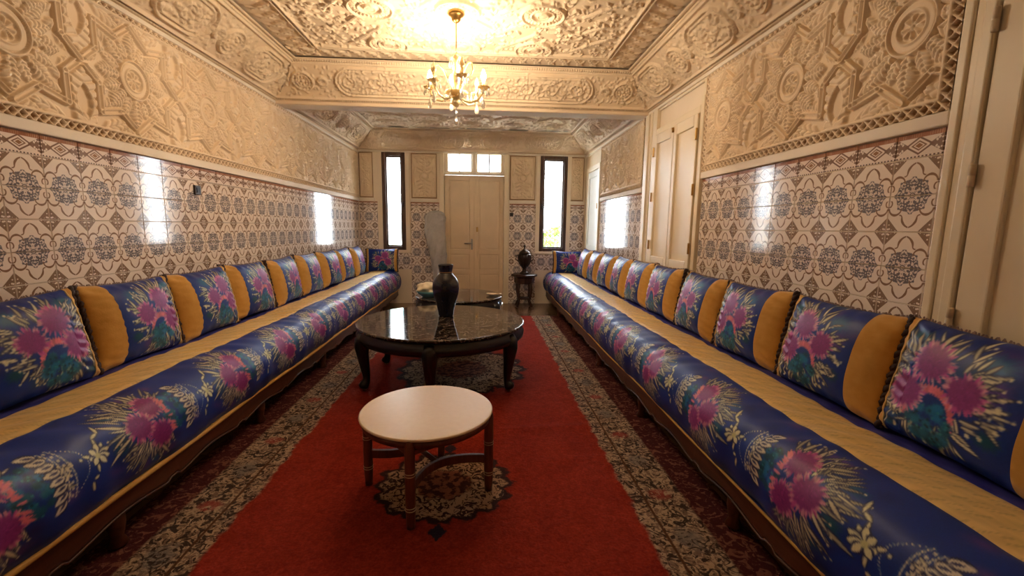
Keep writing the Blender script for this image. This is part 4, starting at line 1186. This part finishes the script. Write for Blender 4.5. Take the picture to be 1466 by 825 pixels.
# crumpled cloth bundle in a teal bowl
e = empty('cloth_bowl', (-.62, 4.86, .515)); tag(e, 'teal bowl holding a crumpled cream cloth behind the large black table', 'bowl')
TL = simple('teal_glaze', (92, 150, 158), .25, .5, .1)
MB().lathe([(.001, 0), (.06, 0), (.07, .01), (.11, .04), (.13, .07), (.124, .07), (.1, .045), (.001, .02)], -.62, 4.86, 32, .515).build('bowl', TL, e)
U, V = np.meshgrid(np.linspace(0, 2*PI, 49), np.linspace(0, PI, 25))
rr = 1+.12*np.sin(U*3+V*5)*np.sin(V)+.08*np.sin(U*7-V*4)*np.sin(V)
P = np.stack([.125*rr*np.sin(V)*np.cos(U), .115*rr*np.sin(V)*np.sin(U), .095+.07*rr*np.cos(V)], -1)
link('crumpled_cloth', grid_mesh('crumpled_cloth', P), simple('cream_cloth', (222, 208, 180), .8, .2, .1), e)

# ------------------------------------------------------------------ urn on a dark stand
ux, uy = .665, 7.02
t = empty('urn_stand', (ux, uy, 0)); tag(t, 'dark carved wooden stand beneath the bronze urn', 'stand')
DW = wood('dark_stand_wood', (44, 26, 20), (74, 46, 34), .4)
MB().lathe([(.001, .51), (.2, .51), (.215, .52), (.215, .545), (.2, .553), (.001, .553)], ux, uy, 8, 0, False).build('stand_top', DW, t)
MB().lathe([(.001, .40), (.15, .40), (.165, .42), (.165, .49), (.18, .512), (.001, .512)], ux, uy, 8, 0, False).build('carved_frieze', DW, t)
for k in range(4):
    a = PI/4+k*PI/2; MB().tube([(ux+.13*math.cos(a), uy+.13*math.sin(a), .42), (ux+.15*math.cos(a), uy+.15*math.sin(a), .3), (ux+.12*math.cos(a), uy+.12*math.sin(a), .12), (ux+.17*math.cos(a), uy+.17*math.sin(a), .02)], [.03, .026, .018, .024], 8).build('leg', DW, t)
MB().lathe([(.001, .14), (.12, .14), (.125, .15), (.12, .16), (.001, .16)], ux, uy, 16).build('lower_shelf', DW, t)
t = empty('urn', (ux, uy, .553)); tag(t, 'dark bronze lidded urn on a carved stand beside the double door', 'urn')
MB().lathe([(.001, 0), (.075, 0), (.08, .015), (.06, .03), (.035, .05), (.03, .085), (.045, .105), (.05, .115)], ux, uy, 20, .553).build('urn_foot', M['bronze'], t)
bo = MB().lathe([(.001, .11), (.05, .11), (.08, .16), (.1, .22), (.108, .27), (.102, .31), (.085, .335), (.001, .335)], ux, uy, 24, .553).build('urn_body', M['bronze'], t)
for k in range(10):
    a = 2*PI*k/10; MB().tube([(ux+q*math.cos(a), uy+q*math.sin(a), .553+z) for q, z in ((.055, .12), (.085, .165), (.104, .22), (.111, .27), (.104, .31))], .006, 5).build('rib', M['bronze'], bo)
MB().lathe([(.001, .335), (.09, .335), (.092, .345), (.065, .375), (.035, .395), (.02, .41), (.001, .41)], ux, uy, 24, .553).build('urn_lid', M['bronze'], t)
MB().lathe([(.001, .408), (.014, .412), (.010, .425), (.02, .445), (.016, .46), (.004, .475), (.001, .476)], ux, uy, 14, .553).build('finial', M['bronze'], t)
for sg in (-1, 1): MB().tube([(ux+sg*.1, uy, .553+.2), (ux+sg*.14, uy, .553+.24), (ux+sg*.135, uy, .553+.3), (ux+sg*.1, uy, .553+.31)], .008, 6).build('handle', M['bronze'], t)

# ------------------------------------------------------------------ plastic-wrapped board by the door
m = NM('cloudy_plastic', .3, .5); m.base(m.mix(m.noise(9, 5, dist=1.0), (176, 172, 168), (222, 220, 216))); m.b.inputs['Alpha'].default_value = .82; m.bump(m.noise(16, 4, dist=1), .6, .012); M['plastic'] = m.m
e = empty('wrapped_board', (-.80, 7.25, 0)); tag(e, 'tall board wrapped in cloudy plastic leaning between window and double door', 'board')
zz = np.linspace(0, 1.56, 70); uu = np.linspace(0, 2*PI, 49); U, Z = np.meshgrid(uu, zz)
hw = np.interp(Z, [0, .3, .6, .95, 1.25, 1.45, 1.53, 1.56], [.09, .1, .115, .145, .165, .16, .13, .02]); xc = np.interp(Z, [0, .6, .95, 1.25, 1.56], [-.70, -.73, -.77, -.80, -.79])
wr = 1+.06*np.sin(U*5+Z*9)+.05*np.sin(U*9-Z*23)+.04*np.sin(Z*31+U*2)
P = np.stack([xc+hw*wr*np.cos(U), 7.27+.055*wr*np.sin(U)*np.clip(hw/.1, 0, 1), Z], -1)-np.array(e.location)
link('plastic_wrap', grid_mesh('plastic_wrap', P), M['plastic'], e)
MB().box(-.84, -.70, 7.262, 7.282, .0, 1.46).build('inner_board', M['door_white'], e)
v = np.array([[-.935, 7.205, 1.24], [-.70, 7.20, 1.50], [-.66, 7.215, 1.42], [-.80, 7.20, 1.52], [-.93, 7.21, 1.46]])
MB().add([v[4], v[3], v[1], v[2], v[0]], [(0, 1, 2, 3, 4)]).build('folded_flap', M['plastic'], e)

# ------------------------------------------------------------------ chandelier
CX, CY = -.2, 3.27
ch = empty('chandelier', (CX, CY, Z_C)); tag(ch, 'glass chandelier with curved arms, candle bulbs and hanging crystal drops', 'chandelier')
m = NM('amber_glass', .12, .6); m.base(m.mix(m.noise(20, 3), (226, 198, 140), (246, 232, 196))); m.b.inputs['Transmission Weight'].default_value = .35; M['cglass'] = m.m
m = NM('clear_crystal', .05, .7, (246, 240, 226)); m.base(m.mix(m.noise(30, 2), (238, 230, 212), (252, 250, 244))); m.b.inputs['Transmission Weight'].default_value = .5; M['crystal'] = m.m
m = NM('lit_bulb', .3); m.b.inputs['Base Color'].default_value = (1, .9, .75, 1); m.b.inputs['Emission Color'].default_value = (1, .80, .57, 1); m.b.inputs['Emission Strength'].default_value = BULB_STRENGTH
m.base(m.mix(m.noise(5, 1), (255, 236, 200), (255, 240, 210))); M['bulb'] = m.m
MB().lathe([(.001, 0), (.056, 0), (.06, -.008), (.048, -.022), (.035, -.03), (.030, -.05), (.018, -.062), (.006, -.066), (.001, -.066)][::-1], CX, CY, 24, Z_C-.014).build('canopy', M['metal_brass'], ch)
MB().tube([(CX, CY, Z_C-.07), (CX, CY, 2.50)], .0045, 6).build('rod', M['metal_brass'], ch)
MB().lathe([(.001, 0), (.018, .0), (.03, .02), (.016, .05), (.012, .08), (.026, .12), (.034, .16), (.022, .2), (.014, .22), (.02, .25), (.036, .275), (.04, .285), (.03, .30), (.012, .32), (.001, .325)], CX, CY, 16, 2.19).build('glass_column', M['cglass'], ch)
MB().lathe([(.001, 0), (.03, .0), (.075, .018), (.085, .032), (.08, .036), (.03, .02), (.001, .02)], CX, CY, 20, 2.215).build('hub_bowl', M['cglass'], ch)
MB().lathe([(.001, 0), (.012, .0), (.035, .02), (.03, .045), (.001, .06)], CX, CY, 16, 2.15).build('lower_ball', M['cglass'], ch)
def drop(x_, y_, z_, s, parent):
    d_ = MB().lathe([(.0005, 0), (.008*s, .006*s), (.0115*s, .016*s), (.009*s, .03*s), (.004*s, .045*s), (.001, .055*s)], x_, y_, 6, z_-.055*s, False).build('crystal_drop', M['crystal'], parent)
    MB().tube([(x_, y_, z_-.004), (x_, y_, z_+.014)], .0022, 4).build('drop_bead', M['crystal'], d_)
lit = (1, 2, 5)
for k in range(6):
    a = PI/6+k*PI/3+.25; ca, sa = math.cos(a), math.sin(a)
    path = [(.02, 2.235), (.06, 2.20), (.11, 2.185), (.16, 2.20), (.19, 2.235), (.2, 2.268)]
    zo = [0.0, .03, .01, 0, .02, -.01][k]
    arm = MB().tube([(CX+q*ca, CY+q*sa, z+zo) for q, z in path], .0075, 8).build('arm', M['cglass'], ch)
    ax_, ay_ = CX+.2*ca, CY+.2*sa; zb = 2.265+zo
    pan = MB().lathe([(.001, 0), (.012, 0), (.04, .012), (.046, .02), (.042, .02), (.012, .008), (.001, .008)], ax_, ay_, 16, zb).build('drip_pan', M['cglass'], arm)
    MB().lathe([(.001, 0), (.011, 0), (.011, .055), (.001, .056)], ax_, ay_, 10, zb+.008).build('candle_sleeve', M['cglass'], arm)
    bl = MB().lathe([(.001, 0), (.008, .0), (.0165, .018), (.018, .03), (.012, .052), (.004, .07), (.001, .074)], ax_, ay_, 12, zb+.062)
    bl.build('bulb', M['bulb'] if k in lit else M['cglass'], arm)
    for q in range(5):
        t_ = 2*PI*q/5+a; drop(ax_+.041*math.cos(t_), ay_+.041*math.sin(t_), zb+.004, .75, pan)
    drop(ax_, ay_, zb-.055, 1.35, pan)
    # scrolling rod rising from the hub
    a2 = a+PI/6
    if k % 2 == 0:
        MB().tube([(CX+q*math.cos(a2), CY+q*math.sin(a2), z) for q, z in ((.02, 2.235), (.05, 2.31), (.085, 2.39), (.125, 2.425), (.16, 2.41), (.175, 2.365), (.155, 2.335), (.135, 2.35))], [.008, .008, .0075, .007, .0065, .006, .005, .004], 8).build('scroll_rod', M['cglass'], ch)
for k in range(6):
    a = k*PI/3; drop(CX+.042*math.cos(a), CY+.042*math.sin(a), 2.465, 1.0, ch); drop(CX+.078*math.cos(a), CY+.078*math.sin(a), 2.236, 1.0, ch)
for z_, s in ((2.15, 1.2), (2.105, 1.5)): drop(CX, CY, z_, s, ch)

# ------------------------------------------------------------------ outside the far windows
o = MB().box(-9, 9, D+.2, 24, -.2, -.05).build('ground', simple('pale_paving', (206, 202, 194), .8)); struct(o, 'pale paving outside the far windows', 'ground')
o = MB().box(-9, 9, BACK-12, BACK-.2, -.2, -.05).build('ground', simple('pale_paving_rear', (206, 202, 194), .8)); struct(o, 'pale paving outside, beyond the wall behind the viewer', 'ground')
e = empty('garden_wall', (-2.2, 10.2, 0)); tag(e, 'white rendered garden wall seen through the slit window', 'garden wall')
WR = simple('white_render', (236, 236, 232), .8)
MB().box(-6, -.6, 10.2, 10.4, -.06, 1.55).build('wall_body', WR, e); MB().box(-6, -.6, 10.16, 10.44, 1.55, 1.60).build('coping', simple('grey_coping', (170, 172, 172), .8), e)
e = empty('awning', (-2.1, 11.2, 2.0)); tag(e, 'teal pitched canopy beyond the white garden wall', 'awning')
MB().prism([(-2.9, 1.92), (-1.9, 1.92), (-2.2, 2.12)], lambda x_, z_: (x_, 10.8, z_), lambda x_, z_: (x_, 11.6, z_)).build('canopy_roof', simple('teal_sheet', (96, 176, 170), .6), e)
for x_ in (-2.8, -2.0): MB().box(x_-.03, x_+.03, 11.15, 11.21, -.05, 1.94).build('post', WR, e)
def shrub(label, cx, cy, h_, r_x, seed, n):
    e = empty('shrub', (cx, cy, -.05)); tag(e, label, 'shrub', 'garden shrubs'); rg = np.random.default_rng(seed)
    b = MB()
    for k in range(n):
        u_ = rg.normal(size=3); u_ /= np.linalg.norm(u_); q = rg.uniform(.6, 1)**.5
        c_ = np.array([cx+u_[0]*r_x*q, cy+u_[1]*r_x*q, h_*.55+u_[2]*h_*.45*q]); d1 = rg.normal(size=3); d1 /= np.linalg.norm(d1); d2 = np.cross(d1, rg.normal(size=3)); d2 /= np.linalg.norm(d2)
        b.add([c_-d1*.06, c_+d2*.025, c_+d1*.06, c_-d2*.025], [(0, 1, 2, 3)])
    b.build('foliage', simple('leaf_green', (110, 150, 62), .6, .4, .35, 6), e)
    MB().tube([(cx, cy, -.05), (cx+.03, cy, h_*.6)], [.04, .015], 6).build('stem', M['wood_base'], e)
shrub('leafy green shrub outside the window beside the urn', 1.62, 9.4, 1.35, .5, 1, 1900)
shrub('pale green shrub before the white garden wall', -2.05, 9.7, .95, .3, 2, 260)
